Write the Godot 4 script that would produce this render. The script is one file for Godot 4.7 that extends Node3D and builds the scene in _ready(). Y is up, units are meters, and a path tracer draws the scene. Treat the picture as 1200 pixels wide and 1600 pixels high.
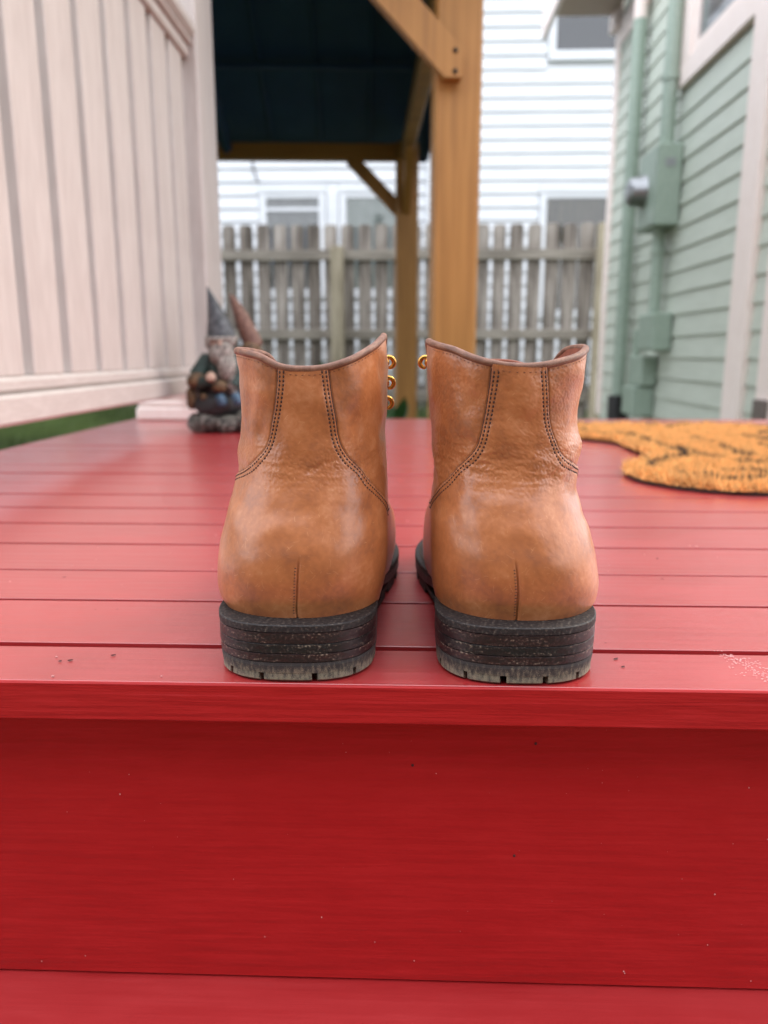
extends Node3D
# A pair of tan boots on a red painted porch: railing, gazebo, fence and houses behind.

var M := {}
var T := {}
var taken := {}
var cache := {}
var rng := RandomNumberGenerator.new()

# ------------------------------------------------------------------ mesh builder
class MB:
	var V := PackedVector3Array()
	var N := PackedVector3Array()
	var U := PackedVector2Array()
	var K := PackedColorArray()
	var I := PackedInt32Array()
	var tint := Color(1, 1, 1)
	func vert(p: Vector3, n: Vector3, uv := Vector2.ZERO) -> int:
		V.append(p); N.append(n); U.append(uv); K.append(tint)
		return V.size() - 1
	func tri(a: Vector3, b: Vector3, c: Vector3, out: Vector3) -> void:
		var n := (b - a).cross(c - a).normalized()
		if n.dot(out) > 0.0:
			var t := b; b = c; c = t
		else:
			n = -n
		var i := vert(a, n); vert(b, n); vert(c, n)
		I.append_array([i, i + 1, i + 2])
	func quad(a: Vector3, b: Vector3, c: Vector3, d: Vector3, out: Vector3) -> void:
		tri(a, b, c, out); tri(a, c, d, out)
	func box(lo: Vector3, hi: Vector3, ch := 0.0, xf := Transform3D.IDENTITY) -> void:
		# box with chamfered edges
		var c := (lo + hi) / 2.0
		var h := (hi - lo) / 2.0
		ch = min(ch, min(h.x, min(h.y, h.z)) * 0.6)
		var ax := [Vector3(1, 0, 0), Vector3(0, 1, 0), Vector3(0, 0, 1)]
		var P := func(sx, sy, sz, k):
			var p := Vector3(sx * h.x, sy * h.y, sz * h.z)
			for j in 3:
				if j != k: p[j] -= sign(p[j]) * ch
			return xf * (c + p)
		for k in 3:
			for s in [-1, 1]:
				var q := []
				for e in [[-1, -1], [1, -1], [1, 1], [-1, 1]]:
					var v := Vector3.ZERO
					v[k] = s; v[(k + 1) % 3] = e[0]; v[(k + 2) % 3] = e[1]
					q.append(P.call(v.x, v.y, v.z, k))
				quad(q[0], q[1], q[2], q[3], xf.basis * (ax[k] * s))
		if ch <= 0.0: return
		for k in 3:
			var a := (k + 1) % 3
			var b := (k + 2) % 3
			for sa in [-1, 1]:
				for sb in [-1, 1]:
					var v0 := Vector3.ZERO
					v0[a] = sa; v0[b] = sb; v0[k] = -1
					var v1 := v0; v1[k] = 1
					quad(P.call(v0.x, v0.y, v0.z, a), P.call(v1.x, v1.y, v1.z, a), P.call(v1.x, v1.y, v1.z, b), P.call(v0.x, v0.y, v0.z, b), xf.basis * (ax[a] * sa + ax[b] * sb))
		for sx in [-1, 1]:
			for sy in [-1, 1]:
				for sz in [-1, 1]:
					tri(P.call(sx, sy, sz, 0), P.call(sx, sy, sz, 1), P.call(sx, sy, sz, 2), xf.basis * Vector3(sx, sy, sz))
	func grid(P: Array, wrap := false, flip := false) -> void:
		# P: array of PackedVector3Array rows; smooth normals from neighbours
		var r := P.size()
		var c: int = P[0].size()
		var base := V.size()
		for i in r:
			for j in c:
				var j0 := (j - 1 + c) % c if wrap else maxi(j - 1, 0)
				var j1 := (j + 1) % c if wrap else mini(j + 1, c - 1)
				var du: Vector3 = P[i][j1] - P[i][j0]
				var dv: Vector3 = P[mini(i + 1, r - 1)][j] - P[maxi(i - 1, 0)][j]
				var n := du.cross(dv).normalized()
				vert(P[i][j], -n if flip else n, Vector2(float(j) / (c - 1), float(i) / (r - 1)))
		for i in r - 1:
			for j in (c if wrap else c - 1):
				var a := base + i * c + j
				var b := base + i * c + (j + 1) % c
				var d := a + c
				var e := b + c
				if flip: I.append_array([a, b, d, b, e, d])
				else: I.append_array([a, d, b, b, d, e])
	func tube(pts: Array, rad, seg := 8, caps := true) -> void:
		var rows := []
		var prev := Vector3.ZERO
		var n := pts.size()
		for i in n:
			var t: Vector3 = (pts[mini(i + 1, n - 1)] - pts[maxi(i - 1, 0)]).normalized()
			var u := prev - t * prev.dot(t)
			if u.length() < 0.01:
				u = t.cross(Vector3.UP)
				if u.length() < 0.1: u = t.cross(Vector3.RIGHT)
			u = u.normalized(); prev = u
			var w := t.cross(u)
			var ring := PackedVector3Array()
			var rr: float = rad[i] if rad is Array else rad
			for k in seg:
				var a := TAU * k / seg
				ring.append(pts[i] + (u * cos(a) + w * sin(a)) * rr)
			rows.append(ring)
		grid(rows, true)
		if caps:
			for e in [0, n - 1]:
				var out: Vector3 = (pts[e] - pts[1 if e == 0 else n - 2])
				for k in seg:
					tri(pts[e], rows[e][k], rows[e][(k + 1) % seg], out)
	func lump(c: Vector3, r: Vector3, amp := 0.0, noise: FastNoiseLite = null, xf := Transform3D.IDENTITY, seg := 20) -> void:
		var rows := []
		var m := seg / 2 + 2
		for i in m + 1:
			var ring := PackedVector3Array()
			var ph := PI * i / m
			for k in seg:
				var a := TAU * k / seg
				var d := Vector3(sin(ph) * cos(a), cos(ph), sin(ph) * sin(a))
				var p := d * r
				if noise: p += d * amp * noise.get_noise_3dv((c + p) * 1000.0)
				ring.append(xf * (c + p))
			rows.append(ring)
		grid(rows, true)
	func lathe(prof: Array, seg := 24, xf := Transform3D.IDENTITY) -> void:
		var rows := []
		for p in prof:
			var ring := PackedVector3Array()
			for k in seg:
				var a := TAU * k / seg
				ring.append(xf * Vector3(cos(a) * p.x, p.y, sin(a) * p.x))
			rows.append(ring)
		grid(rows, true)
	func prism(poly: Array, axis: int, a: float, b: float) -> void:
		# convex polygon in the plane across axis, extruded from a to b. poly holds Vector2 of the next two axes
		var at := func(p: Vector2, t: float):
			var v := Vector3.ZERO
			v[axis] = t; v[(axis + 1) % 3] = p.x; v[(axis + 2) % 3] = p.y
			return v
		var mid := Vector2.ZERO
		for p in poly: mid += p / poly.size()
		var n := poly.size()
		for i in n:
			var p: Vector2 = poly[i]
			var q: Vector2 = poly[(i + 1) % n]
			var e := q - p
			var o2 := Vector2(e.y, -e.x)
			if o2.dot((p + q) / 2 - mid) < 0: o2 = -o2
			quad(at.call(p, a), at.call(q, a), at.call(q, b), at.call(p, b), at.call(o2, 0.0))
		var ax := Vector3.ZERO; ax[axis] = 1
		for i in range(1, n - 1):
			tri(at.call(poly[0], a), at.call(poly[i], a), at.call(poly[i + 1], a), -ax)
			tri(at.call(poly[0], b), at.call(poly[i], b), at.call(poly[i + 1], b), ax)
	func mesh() -> ArrayMesh:
		var A := []
		A.resize(Mesh.ARRAY_MAX)
		A[Mesh.ARRAY_VERTEX] = V; A[Mesh.ARRAY_NORMAL] = N; A[Mesh.ARRAY_TEX_UV] = U; A[Mesh.ARRAY_COLOR] = K; A[Mesh.ARRAY_INDEX] = I
		var m := ArrayMesh.new()
		m.add_surface_from_arrays(Mesh.PRIMITIVE_TRIANGLES, A)
		return m

# ------------------------------------------------------------------ scene helpers
func numbered(called: String) -> String:
	var n: int = taken.get(called, 0)
	taken[called] = n + 1
	return called if n == 0 else "%s_%03d" % [called, n]
func tag(o: Node, label := "", category := "", group := "", kind := "") -> Node:
	if label: o.set_meta("label", label)
	if category: o.set_meta("category", category)
	if group: o.set_meta("group", group)
	if kind: o.set_meta("kind", kind)
	return o
func base(called: String, at: Vector3, turn := 0.0) -> Node3D:
	var o := Node3D.new()
	o.name = numbered(called); add_child(o)
	o.position = at; o.rotation.y = turn
	return o
func put(called: String, mesh: Mesh, mat: Material, parent: Node = null, at := Vector3.ZERO) -> MeshInstance3D:
	var o := MeshInstance3D.new()
	o.name = called if parent else numbered(called)
	o.mesh = mesh; o.material_override = mat; o.position = at
	(parent if parent else self).add_child(o, true)
	return o
func part(called: String, b: MB, mat: Material, parent: Node = null, at := Vector3.ZERO) -> MeshInstance3D:
	return put(called, b.mesh(), mat, parent, at)
func boxpart(called: String, lo: Vector3, hi: Vector3, mat: Material, parent: Node = null, ch := 0.003) -> MeshInstance3D:
	# alike boxes share a mesh
	var s := (hi - lo).snappedf(0.0001)
	var key := "%s %s" % [s, ch]
	if not cache.has(key):
		var b := MB.new(); b.box(-s / 2, s / 2, ch); cache[key] = b.mesh()
	return put(called, cache[key], mat, parent, (lo + hi) / 2)
func ip(t: Array, x: float) -> float:
	if x <= t[0].x: return t[0].y
	for i in range(1, t.size()):
		if x <= t[i].x:
			return lerpf(t[i - 1].y, t[i].y, (x - t[i - 1].x) / (t[i].x - t[i - 1].x))
	return t[-1].y
func ips(t: Array, x: float) -> float:
	# smooth (monotone-ish Catmull-Rom) table look-up
	var n := t.size()
	if x <= t[0].x: return t[0].y
	for i in range(1, n):
		if x <= t[i].x:
			var p1: Vector2 = t[i - 1]
			var p2: Vector2 = t[i]
			var p0: Vector2 = t[i - 2] if i > 1 else p1
			var p3: Vector2 = t[i + 1] if i + 1 < n else p2
			var d := p2.x - p1.x
			var m1 := (p2.y - p0.y) / maxf(p2.x - p0.x, 1e-6) * d
			var m2 := (p3.y - p1.y) / maxf(p3.x - p1.x, 1e-6) * d
			var s := (x - p1.x) / d
			return (2 * s * s * s - 3 * s * s + 1) * p1.y + (s * s * s - 2 * s * s + s) * m1 + (-2 * s * s * s + 3 * s * s) * p2.y + (s * s * s - s * s) * m2
	return t[-1].y

# ------------------------------------------------------------------ textures and materials
func noise(sd: int, freq: float, oct := 4, kind := FastNoiseLite.TYPE_SIMPLEX_SMOOTH, gain := 0.5) -> FastNoiseLite:
	var n := FastNoiseLite.new()
	n.seed = sd; n.frequency = freq; n.noise_type = kind
	n.fractal_type = FastNoiseLite.FRACTAL_FBM if oct > 1 else FastNoiseLite.FRACTAL_NONE
	n.fractal_octaves = oct; n.fractal_gain = gain
	return n
func gray(sd: int, w: int, h: int, freq: float, oct := 4, kind := FastNoiseLite.TYPE_SIMPLEX_SMOOTH, to_w := 0, to_h := 0) -> Image:
	var im := noise(sd, freq, oct, kind).get_seamless_image(w, h)
	if to_w: im.resize(to_w, to_h, Image.INTERPOLATE_CUBIC)
	im.convert(Image.FORMAT_L8)
	return im
func mixed(a: Image, b: Image, k: float) -> Image:
	var x := a.get_data()
	var y := b.get_data()
	for i in x.size(): x[i] = int(x[i] * (1.0 - k) + y[i] * k)
	return Image.create_from_data(a.get_width(), a.get_height(), false, Image.FORMAT_L8, x)
func ramp(im: Image, stops: Array) -> ImageTexture:
	# stops: [[0..1, Color sRGB], ...]
	var lut := PackedByteArray()
	for v in 256:
		var f := v / 255.0
		var c: Color = stops[-1][1]
		if f <= stops[0][0]: c = stops[0][1]
		else:
			for i in range(1, stops.size()):
				if f <= stops[i][0]:
					c = stops[i - 1][1].lerp(stops[i][1], (f - stops[i - 1][0]) / (stops[i][0] - stops[i - 1][0]))
					break
		lut.append_array([c.r8, c.g8, c.b8])
	var d := im.get_data()
	var o := PackedByteArray()
	o.resize(d.size() * 3)
	for i in d.size():
		var k := d[i] * 3
		o[i * 3] = lut[k]; o[i * 3 + 1] = lut[k + 1]; o[i * 3 + 2] = lut[k + 2]
	var img := Image.create_from_data(im.get_width(), im.get_height(), false, Image.FORMAT_RGB8, o)
	return ImageTexture.create_from_image(img)
func tex(im: Image) -> ImageTexture:
	return ImageTexture.create_from_image(im)
func mat(col: Color, rough := 0.6, metal := 0.0, spec := 0.5) -> StandardMaterial3D:
	var m := StandardMaterial3D.new()
	m.albedo_color = col; m.roughness = rough; m.metallic = metal; m.metallic_specular = spec
	return m
func tri_mat(col: Color, rough: float, albedo: Texture2D, scale: Vector3, height: Texture2D = null, depth_cm := 0.0, rough_tex: Texture2D = null) -> StandardMaterial3D:
	var m := mat(col, rough)
	m.uv1_triplanar = true; m.uv1_world_triplanar = true; m.uv1_triplanar_sharpness = 8.0
	m.uv1_scale = scale
	if albedo: m.albedo_texture = albedo
	if height:
		m.heightmap_enabled = true; m.heightmap_texture = height; m.heightmap_scale = depth_cm
	if rough_tex:
		m.roughness_texture = rough_tex; m.roughness_texture_channel = BaseMaterial3D.TEXTURE_CHANNEL_RED
	return m
func s(r: int, g: int, b: int) -> Color:
	return Color8(r, g, b)

func make_materials() -> void:
	var fine := gray(3, 512, 512, 0.02, 5)
	var streak := gray(5, 64, 512, 0.03, 5, FastNoiseLite.TYPE_SIMPLEX_SMOOTH, 512, 512)     # runs along u
	var coarse := gray(7, 512, 512, 0.006, 4)
	var streak_v := Image.new(); streak_v.copy_from(streak); streak_v.rotate_90(CLOCKWISE)
	T.fine = tex(fine); T.streak = tex(streak); T.streak_v = tex(streak_v)
	var brush := mixed(streak, fine, 0.35)
	T.brush = tex(brush)
	var brush_v := Image.new(); brush_v.copy_from(brush); brush_v.rotate_90(CLOCKWISE)
	T.brush_v = tex(brush_v)
	# red porch paint: even colour with faint brush marks
	var redmix := mixed(mixed(coarse, fine, 0.4), streak, 0.3)
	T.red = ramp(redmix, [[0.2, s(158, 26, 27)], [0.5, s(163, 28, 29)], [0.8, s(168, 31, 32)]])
	var rr := Image.new(); rr.copy_from(mixed(coarse, brush, 0.5))
	T.red_rough = ramp(rr, [[0.2, Color(0.78, 0.78, 0.78)], [0.8, Color(1, 1, 1)]])
	# floor red is paler than the risers: reflected sheen put into its colour
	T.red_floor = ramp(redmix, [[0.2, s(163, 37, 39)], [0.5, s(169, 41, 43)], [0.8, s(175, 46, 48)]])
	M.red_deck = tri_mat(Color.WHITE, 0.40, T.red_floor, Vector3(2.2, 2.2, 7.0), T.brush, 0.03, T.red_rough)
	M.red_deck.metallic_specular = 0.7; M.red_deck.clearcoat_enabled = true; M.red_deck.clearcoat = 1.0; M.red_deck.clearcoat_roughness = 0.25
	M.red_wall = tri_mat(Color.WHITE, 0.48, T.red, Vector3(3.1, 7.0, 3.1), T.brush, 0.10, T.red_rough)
	M.red_wall.metallic_specular = 0.3
	M.red_nose = tri_mat(Color.WHITE, 0.5, T.red, Vector3(2.2, 9.0, 7.0), T.brush, 0.13, T.red_rough)
	M.red_nose.metallic_specular = 0.35
	# cream pink trim paint
	T.cream = ramp(mixed(fine, coarse, 0.5), [[0.25, s(178, 167, 161)], [0.75, s(189, 179, 173)]])
	M.cream_v = tri_mat(Color.WHITE, 0.5, T.cream, Vector3(7, 1.2, 7), T.brush_v, 0.03)
	T.trim = ramp(mixed(fine, coarse, 0.5), [[0.25, s(238, 222, 213)], [0.75, s(244, 230, 222)]])
	M.trim = tri_mat(Color.WHITE, 0.5, T.trim, Vector3(6, 2, 6), T.brush_v, 0.04)
	M.cream_h = tri_mat(Color.WHITE, 0.5, T.cream, Vector3(3, 12, 3), T.brush, 0.03)
	# vinyl white, green siding
	T.white = ramp(mixed(coarse, streak, 0.4), [[0.2, s(202, 205, 208)], [0.8, s(211, 213, 215)]])
	M.white = tri_mat(Color.WHITE, 0.5, T.white, Vector3(0.5, 2, 0.5))
	M.green = tri_mat(Color.WHITE, 0.5, ramp(mixed(coarse, streak, 0.5), [[0.2, s(188, 195, 182)], [0.8, s(198, 205, 192)]]), Vector3(1, 4, 1), T.brush, 0.05)
	M.green_plain = tri_mat(Color.WHITE, 0.45, ramp(fine, [[0.2, s(146, 163, 148)], [0.8, s(158, 174, 159)]]), Vector3(3, 3, 3))
	# gazebo timber, stained cedar
	var grain := mixed(streak_v, coarse, 0.3)
	T.cedar = ramp(grain, [[0.15, s(146, 100, 47)], [0.45, s(161, 112, 54)], [0.8, s(172, 122, 62)]])
	M.cedar_v = tri_mat(Color.WHITE, 0.5, T.cedar, Vector3(3, 0.6, 3), T.streak_v, 0.04)
	var grain_h := mixed(streak, coarse, 0.3)
	T.cedar_h = ramp(grain_h, [[0.15, s(146, 100, 47)], [0.45, s(161, 112, 54)], [0.8, s(172, 122, 62)]])
	M.cedar_h = tri_mat(Color.WHITE, 0.5, T.cedar_h, Vector3(0.6, 3, 0.6), T.streak, 0.04)
	M.roof_metal = tri_mat(Color.WHITE, 0.55, ramp(coarse, [[0.2, s(36, 66, 112)], [0.8, s(44, 76, 122)]]), Vector3(0.7, 0.7, 0.7))
	# weathered fence wood in four tones
	var weath := mixed(streak_v, gray(21, 256, 256, 0.012, 4, FastNoiseLite.TYPE_SIMPLEX_SMOOTH, 512, 512), 0.45)
	for k in 4:
		var d := [0, 16, -18, 6][k] as int
		T["fence%d" % k] = ramp(weath, [[0.2, s(76 + d, 69 + d, 62 + d)], [0.5, s(124 + d, 115 + d, 106 + d)], [0.8, s(166 + d, 158 + d, 149 + d)]])
		M["fence%d" % k] = tri_mat(Color.WHITE, 0.85, T["fence%d" % k], Vector3(2.3, 0.55, 2.3), T.streak_v, 0.1)
	M.fence_rail = tri_mat(Color.WHITE, 0.85, ramp(mixed(streak, coarse, 0.4), [[0.2, s(105, 98, 88)], [0.8, s(168, 160, 148)]]), Vector3(0.6, 4, 0.6), T.streak, 0.1)
	M.fence_post = tri_mat(Color.WHITE, 0.85, ramp(weath, [[0.2, s(122, 112, 92)], [0.8, s(178, 168, 146)]]), Vector3(3, 0.6, 3), T.streak_v, 0.1)
	# coir, rubber, metal, glass
	M.coir = mat(Color.WHITE, 0.9); M.coir.vertex_color_use_as_albedo = true
	M.coir_base = mat(s(150, 98, 45), 0.95)
	M.mat_rubber = mat(s(46, 38, 34), 0.8)
	M.brass = mat(s(214, 160, 84), 0.22, 1.0)
	M.black_plastic = mat(s(34, 32, 33), 0.5)
	M.bolt = mat(s(40, 38, 38), 0.4, 0.6)
	M.steel = tri_mat(Color.WHITE, 0.35, ramp(fine, [[0.2, s(120, 122, 124)], [0.8, s(190, 192, 194)]]), Vector3(20, 20, 20)); M.steel.metallic = 0.7
	M.glass = mat(Color(0.10, 0.11, 0.12, 0.16), 0.03); M.glass.transparency = BaseMaterial3D.TRANSPARENCY_ALPHA
	M.room_dark = mat(s(46, 50, 55), 0.8)
	M.blind = tri_mat(Color.WHITE, 0.7, ramp(coarse, [[0.2, s(128, 142, 134)], [0.8, s(146, 158, 151)]]), Vector3(2, 2, 2))
	M.blind_gray = tri_mat(Color.WHITE, 0.7, ramp(coarse, [[0.2, s(104, 110, 110)], [0.8, s(122, 128, 128)]]), Vector3(2, 2, 2))
	M.fence_in_glass = tri_mat(Color.WHITE, 0.8, ramp(streak_v, [[0.2, s(52, 50, 36)], [0.8, s(82, 78, 58)]]), Vector3(2, 0.7, 2))  # fence reflected in the window glass, put into the sheet colour
	M.curtain = tri_mat(Color.WHITE, 0.85, ramp(fine, [[0.2, s(150, 154, 160)], [0.8, s(172, 175, 180)]]), Vector3(6, 6, 6))
	M.soffit = mat(s(176, 158, 142), 0.7)
	M.dark_under = mat(s(122, 96, 70), 0.9)
	M.concrete = tri_mat(Color.WHITE, 0.9, ramp(fine, [[0.2, s(120, 116, 110)], [0.8, s(150, 146, 140)]]), Vector3(3, 3, 3))
	M.ground = tri_mat(Color.WHITE, 0.95, ramp(mixed(fine, coarse, 0.5), [[0.25, s(44, 58, 25)], [0.5, s(60, 78, 32)], [0.75, s(78, 88, 46)]]), Vector3(0.9, 0.9, 0.9), T.fine, 0.8)
	M.grass = mat(Color.WHITE, 0.7); M.grass.vertex_color_use_as_albedo = true; M.grass.backlight = Color(0.25, 0.3, 0.1)
	M.leaf = mat(s(44, 76, 34), 0.5); M.leaf.backlight = Color(0.2, 0.3, 0.1)
	M.nail = mat(s(70, 18, 20), 0.7)
	M.chip = mat(s(206, 150, 146), 0.8)
	M.worn = mat(s(196, 92, 92), 0.6)
	M.scuff = mat(s(232, 196, 192), 0.8)
	# leather: mottled tan, pores in the relief
	var mott := mixed(gray(31, 512, 512, 0.007, 4), gray(33, 512, 512, 0.05, 4), 0.35)
	T.leather = ramp(mott, [[0.1, s(146, 88, 58)], [0.4, s(168, 101, 61)], [0.6, s(179, 109, 65)], [0.9, s(194, 128, 87)]])
	T.leather = scratch(T.leather, 900, 5)
	var cell := noise(35, 0.05, 1, FastNoiseLite.TYPE_CELLULAR)
	cell.cellular_return_type = FastNoiseLite.RETURN_DISTANCE2_SUB
	var ci := cell.get_seamless_image(512, 512); ci.convert(Image.FORMAT_L8)
	var pores := mixed(ci, fine, 0.5)
	T.pores = tex(pores)
	T.leather_rough = ramp(mott, [[0.2, Color(0.85, 0.85, 0.85)], [0.8, Color(1, 1, 1)]])
	M.leather = mat(Color.WHITE, 0.38)
	M.leather.albedo_texture = T.leather; M.leather.uv1_scale = Vector3(9, 9, 1)
	M.leather.roughness_texture = T.leather_rough
	M.leather.clearcoat_enabled = true; M.leather.clearcoat = 0.25; M.leather.clearcoat_roughness = 0.4
	M.leather.heightmap_enabled = true; M.leather.heightmap_texture = T.pores; M.leather.heightmap_scale = 0.014
	M.binding = tri_mat(Color.WHITE, 0.5, ramp(mott, [[0.2, s(104, 66, 50)], [0.8, s(142, 98, 76)]]), Vector3(40, 40, 40), T.pores, 0.01)
	M.lining = tri_mat(Color.WHITE, 0.65, ramp(mott, [[0.2, s(118, 62, 44)], [0.8, s(158, 90, 66)]]), Vector3(14, 14, 14), T.pores, 0.01)
	M.stitch = mat(s(58, 34, 30), 0.7)
	M.edge_dye = mat(s(70, 40, 32), 0.6)
	M.collar_thread = mat(s(116, 68, 46), 0.7)
	# stacked heel: dyed leather lifts with scuffs and grit
	var scuff := mixed(gray(43, 512, 512, 0.07, 5), streak, 0.35)
	M.stack = tri_mat(Color.WHITE, 0.42, ramp(scuff, [[0.3, s(30, 18, 20)], [0.55, s(44, 28, 29)], [0.66, s(66, 48, 44)], [0.78, s(142, 128, 112)]]), Vector3(14, 16, 14), T.fine, 0.03)
	M.stack_black = tri_mat(Color.WHITE, 0.42, ramp(scuff, [[0.3, s(20, 17, 19)], [0.55, s(31, 26, 28)], [0.64, s(58, 50, 46)], [0.78, s(142, 130, 112)]]), Vector3(13, 15, 13), T.fine, 0.03)
	M.rubber = tri_mat(Color.WHITE, 0.75, ramp(mixed(gray(41, 512, 512, 0.05, 5), streak_v, 0.3), [[0.3, s(30, 29, 30)], [0.6, s(52, 48, 45)], [0.8, s(110, 100, 84)]]), Vector3(22, 15, 22), T.fine, 0.05)
	# rubber heel edge: dried mud caked from the ground up, broken by scratches
	var mn := noise(47, 0.05, 5)
	var mf := noise(48, 0.25, 3)
	var md := PackedByteArray(); md.resize(1024 * 96 * 3)
	for y in 96:
		for x in 1024:
			# v runs from the top of the rubber (0) to the ground (1); seams wrap in u
			var lift := mn.get_noise_2d(x * .9, y * .35) * .55 + mf.get_noise_2d(x * 1.6, y * .9) * .75
			var k := clampf((lift + (y / 96.0) * .85 - .27) * 2.6, 0, 1)
			var t := clampf(.5 + mf.get_noise_2d(x * 2.0 + 900, y * 1.0) * .9, 0, 1)
			var c := s(40, 38, 40).lerp(s(60, 56, 54), t).lerp(s(104, 95, 80).lerp(s(160, 148, 124), t), k)
			var o := (y * 1024 + x) * 3
			md[o] = c.r8; md[o + 1] = c.g8; md[o + 2] = c.b8
	M.mud_rubber = mat(Color.WHITE, 0.8)
	M.mud_rubber.albedo_texture = tex(Image.create_from_data(1024, 96, false, Image.FORMAT_RGB8, md))
	M.welt = tri_mat(Color.WHITE, 0.65, ramp(gray(45, 256, 256, 0.06, 4), [[0.3, s(24, 19, 19)], [0.6, s(36, 29, 28)], [0.8, s(80, 72, 64)]]), Vector3(26, 26, 26), T.fine, 0.02)
	M.thread = mat(s(96, 84, 70), 0.8)

func scratch(t: ImageTexture, count: int, longest: int) -> ImageTexture:
	# pale specks and short scratches worn into the finish
	var im := t.get_image()
	for i in count:
		var p := Vector2(rng.randf() * 512, rng.randf() * 512)
		var d := Vector2.from_angle(rng.randf() * TAU)
		var k := rng.randf_range(.15, .45)
		for j in 1 + int(pow(rng.randf(), 4) * longest * 4):
			var x := posmod(int(p.x), 512)
			var y := posmod(int(p.y), 512)
			im.set_pixel(x, y, im.get_pixel(x, y).lerp(s(226, 180, 140), k))
			p += d; d = d.rotated(rng.randf_range(-.2, .2))
	return ImageTexture.create_from_image(im)

# ------------------------------------------------------------------ boots
const BACK := -0.366
const F0 := [Vector2(.03, .013), Vector2(.045, .008), Vector2(.06, .006), Vector2(.075, .009), Vector2(.09, .015), Vector2(.105, .0205), Vector2(.12, .021), Vector2(.135, .0195), Vector2(.15, .017), Vector2(.18, .014)]
const AA := [Vector2(.03, .046), Vector2(.06, .050), Vector2(.09, .048), Vector2(.18, .05)]
const TT := [Vector2(.03, .288), Vector2(.045, .287), Vector2(.06, .275), Vector2(.07, .255), Vector2(.08, .218), Vector2(.09, .178), Vector2(.1, .152), Vector2(.115, .134), Vector2(.13, .124), Vector2(.18, .116)]
var BOOT := [
	{"xl": [Vector2(.03, -.1035), Vector2(.035, -.106), Vector2(.042, -.1064), Vector2(.0545, -.1053), Vector2(.07, -.1025), Vector2(.0845, -.0993), Vector2(.092, -.0968), Vector2(.103, -.095), Vector2(.112, -.0957), Vector2(.121, -.0943), Vector2(.135, -.0928), Vector2(.149, -.0926), Vector2(.163, -.0935), Vector2(.18, -.0945)],
	"xr": [Vector2(.03, -.0175), Vector2(.0425, -.0142), Vector2(.054, -.013), Vector2(.069, -.0122), Vector2(.088, -.0133), Vector2(.1025, -.0137), Vector2(.12, -.0137), Vector2(.135, -.0134), Vector2(.149, -.013), Vector2(.163, -.0134), Vector2(.18, -.0141)],
	"seam_l": [Vector2(.03, -2.7), Vector2(.06, -2.35), Vector2(.085, -1.95), Vector2(.0967, -1.52), Vector2(.1064, -.829), Vector2(.1137, -.529), Vector2(.1208, -.417), Vector2(.1329, -.352), Vector2(.1455, -.298), Vector2(.1585, -.26), Vector2(.18, -.24)],
	"seam_r": [Vector2(.03, 2.7), Vector2(.06, 2.2), Vector2(.0781, 1.629), Vector2(.0896, 1.264), Vector2(.0989, .9), Vector2(.1064, .713), Vector2(.113, .533), Vector2(.121, .41), Vector2(.1329, .349), Vector2(.1455, .3), Vector2(.1585, .278), Vector2(.18, .265)],
	"top": [Vector2(-3.15, .118), Vector2(-2.75, .124), Vector2(-2.5, .148), Vector2(-2.32, .1615), Vector2(-2.0, .1662), Vector2(-1.264, .1669), Vector2(-.573, .1643), Vector2(-.25, .159), Vector2(0, .1577), Vector2(.264, .1586), Vector2(.614, .1625), Vector2(.975, .1678), Vector2(1.479, .1744), Vector2(1.58, .1742), Vector2(1.75, .168), Vector2(2.1, .160), Vector2(2.45, .15), Vector2(2.8, .124), Vector2(3.15, .118)],
	"dart": [.043, .053], "medial": 1.0, "cx": -.0602, "wrinkle": 0.35, "seed": 11},
	{"xl": [Vector2(.03, .0165), Vector2(.039, .0147), Vector2(.054, .0141), Vector2(.0656, .0132), Vector2(.077, .0132), Vector2(.088, .014), Vector2(.099, .0142), Vector2(.1135, .0133), Vector2(.131, .0116), Vector2(.149, .0104), Vector2(.159, .0099), Vector2(.18, .0094)],
	"xr": [Vector2(.03, .1022), Vector2(.034, .1037), Vector2(.045, .104), Vector2(.056, .1021), Vector2(.071, .0982), Vector2(.082, .0941), Vector2(.093, .0917), Vector2(.1, .0924), Vector2(.111, .094), Vector2(.118, .094), Vector2(.1285, .0917), Vector2(.139, .0922), Vector2(.153, .0936), Vector2(.18, .0948)],
	"seam_l": [Vector2(.03, -2.7), Vector2(.06, -2.2), Vector2(.078, -1.75), Vector2(.0899, -1.366), Vector2(.0994, -.972), Vector2(.1075, -.72), Vector2(.1142, -.512), Vector2(.1214, -.39), Vector2(.1316, -.311), Vector2(.1473, -.26), Vector2(.1588, -.235), Vector2(.18, -.22)],
	"seam_r": [Vector2(.03, 2.7), Vector2(.06, 2.3), Vector2(.085, 1.95), Vector2(.1, 1.55), Vector2(.1102, .757), Vector2(.1152, .563), Vector2(.1228, .485), Vector2(.1314, .43), Vector2(.144, .373), Vector2(.1588, .32), Vector2(.18, .3)],
	"top": [Vector2(-3.15, .118), Vector2(-2.8, .124), Vector2(-2.45, .15), Vector2(-2.1, .159), Vector2(-1.78, .166), Vector2(-1.66, .1712), Vector2(-1.55, .1718), Vector2(-.853, .1678), Vector2(-.465, .163), Vector2(-.237, .1607), Vector2(.012, .1592), Vector2(.281, .1597), Vector2(.655, .1625), Vector2(1.278, .1676), Vector2(1.9, .1683), Vector2(2.15, .1635), Vector2(2.4, .15), Vector2(2.75, .124), Vector2(3.15, .118)],
	"dart": [-.056, -.066], "medial": -1.0, "cx": .0577, "wrinkle": 1.0, "seed": 29}]
var crease := FastNoiseLite.new()
var crumple := FastNoiseLite.new()
var bulge := FastNoiseLite.new()

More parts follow.
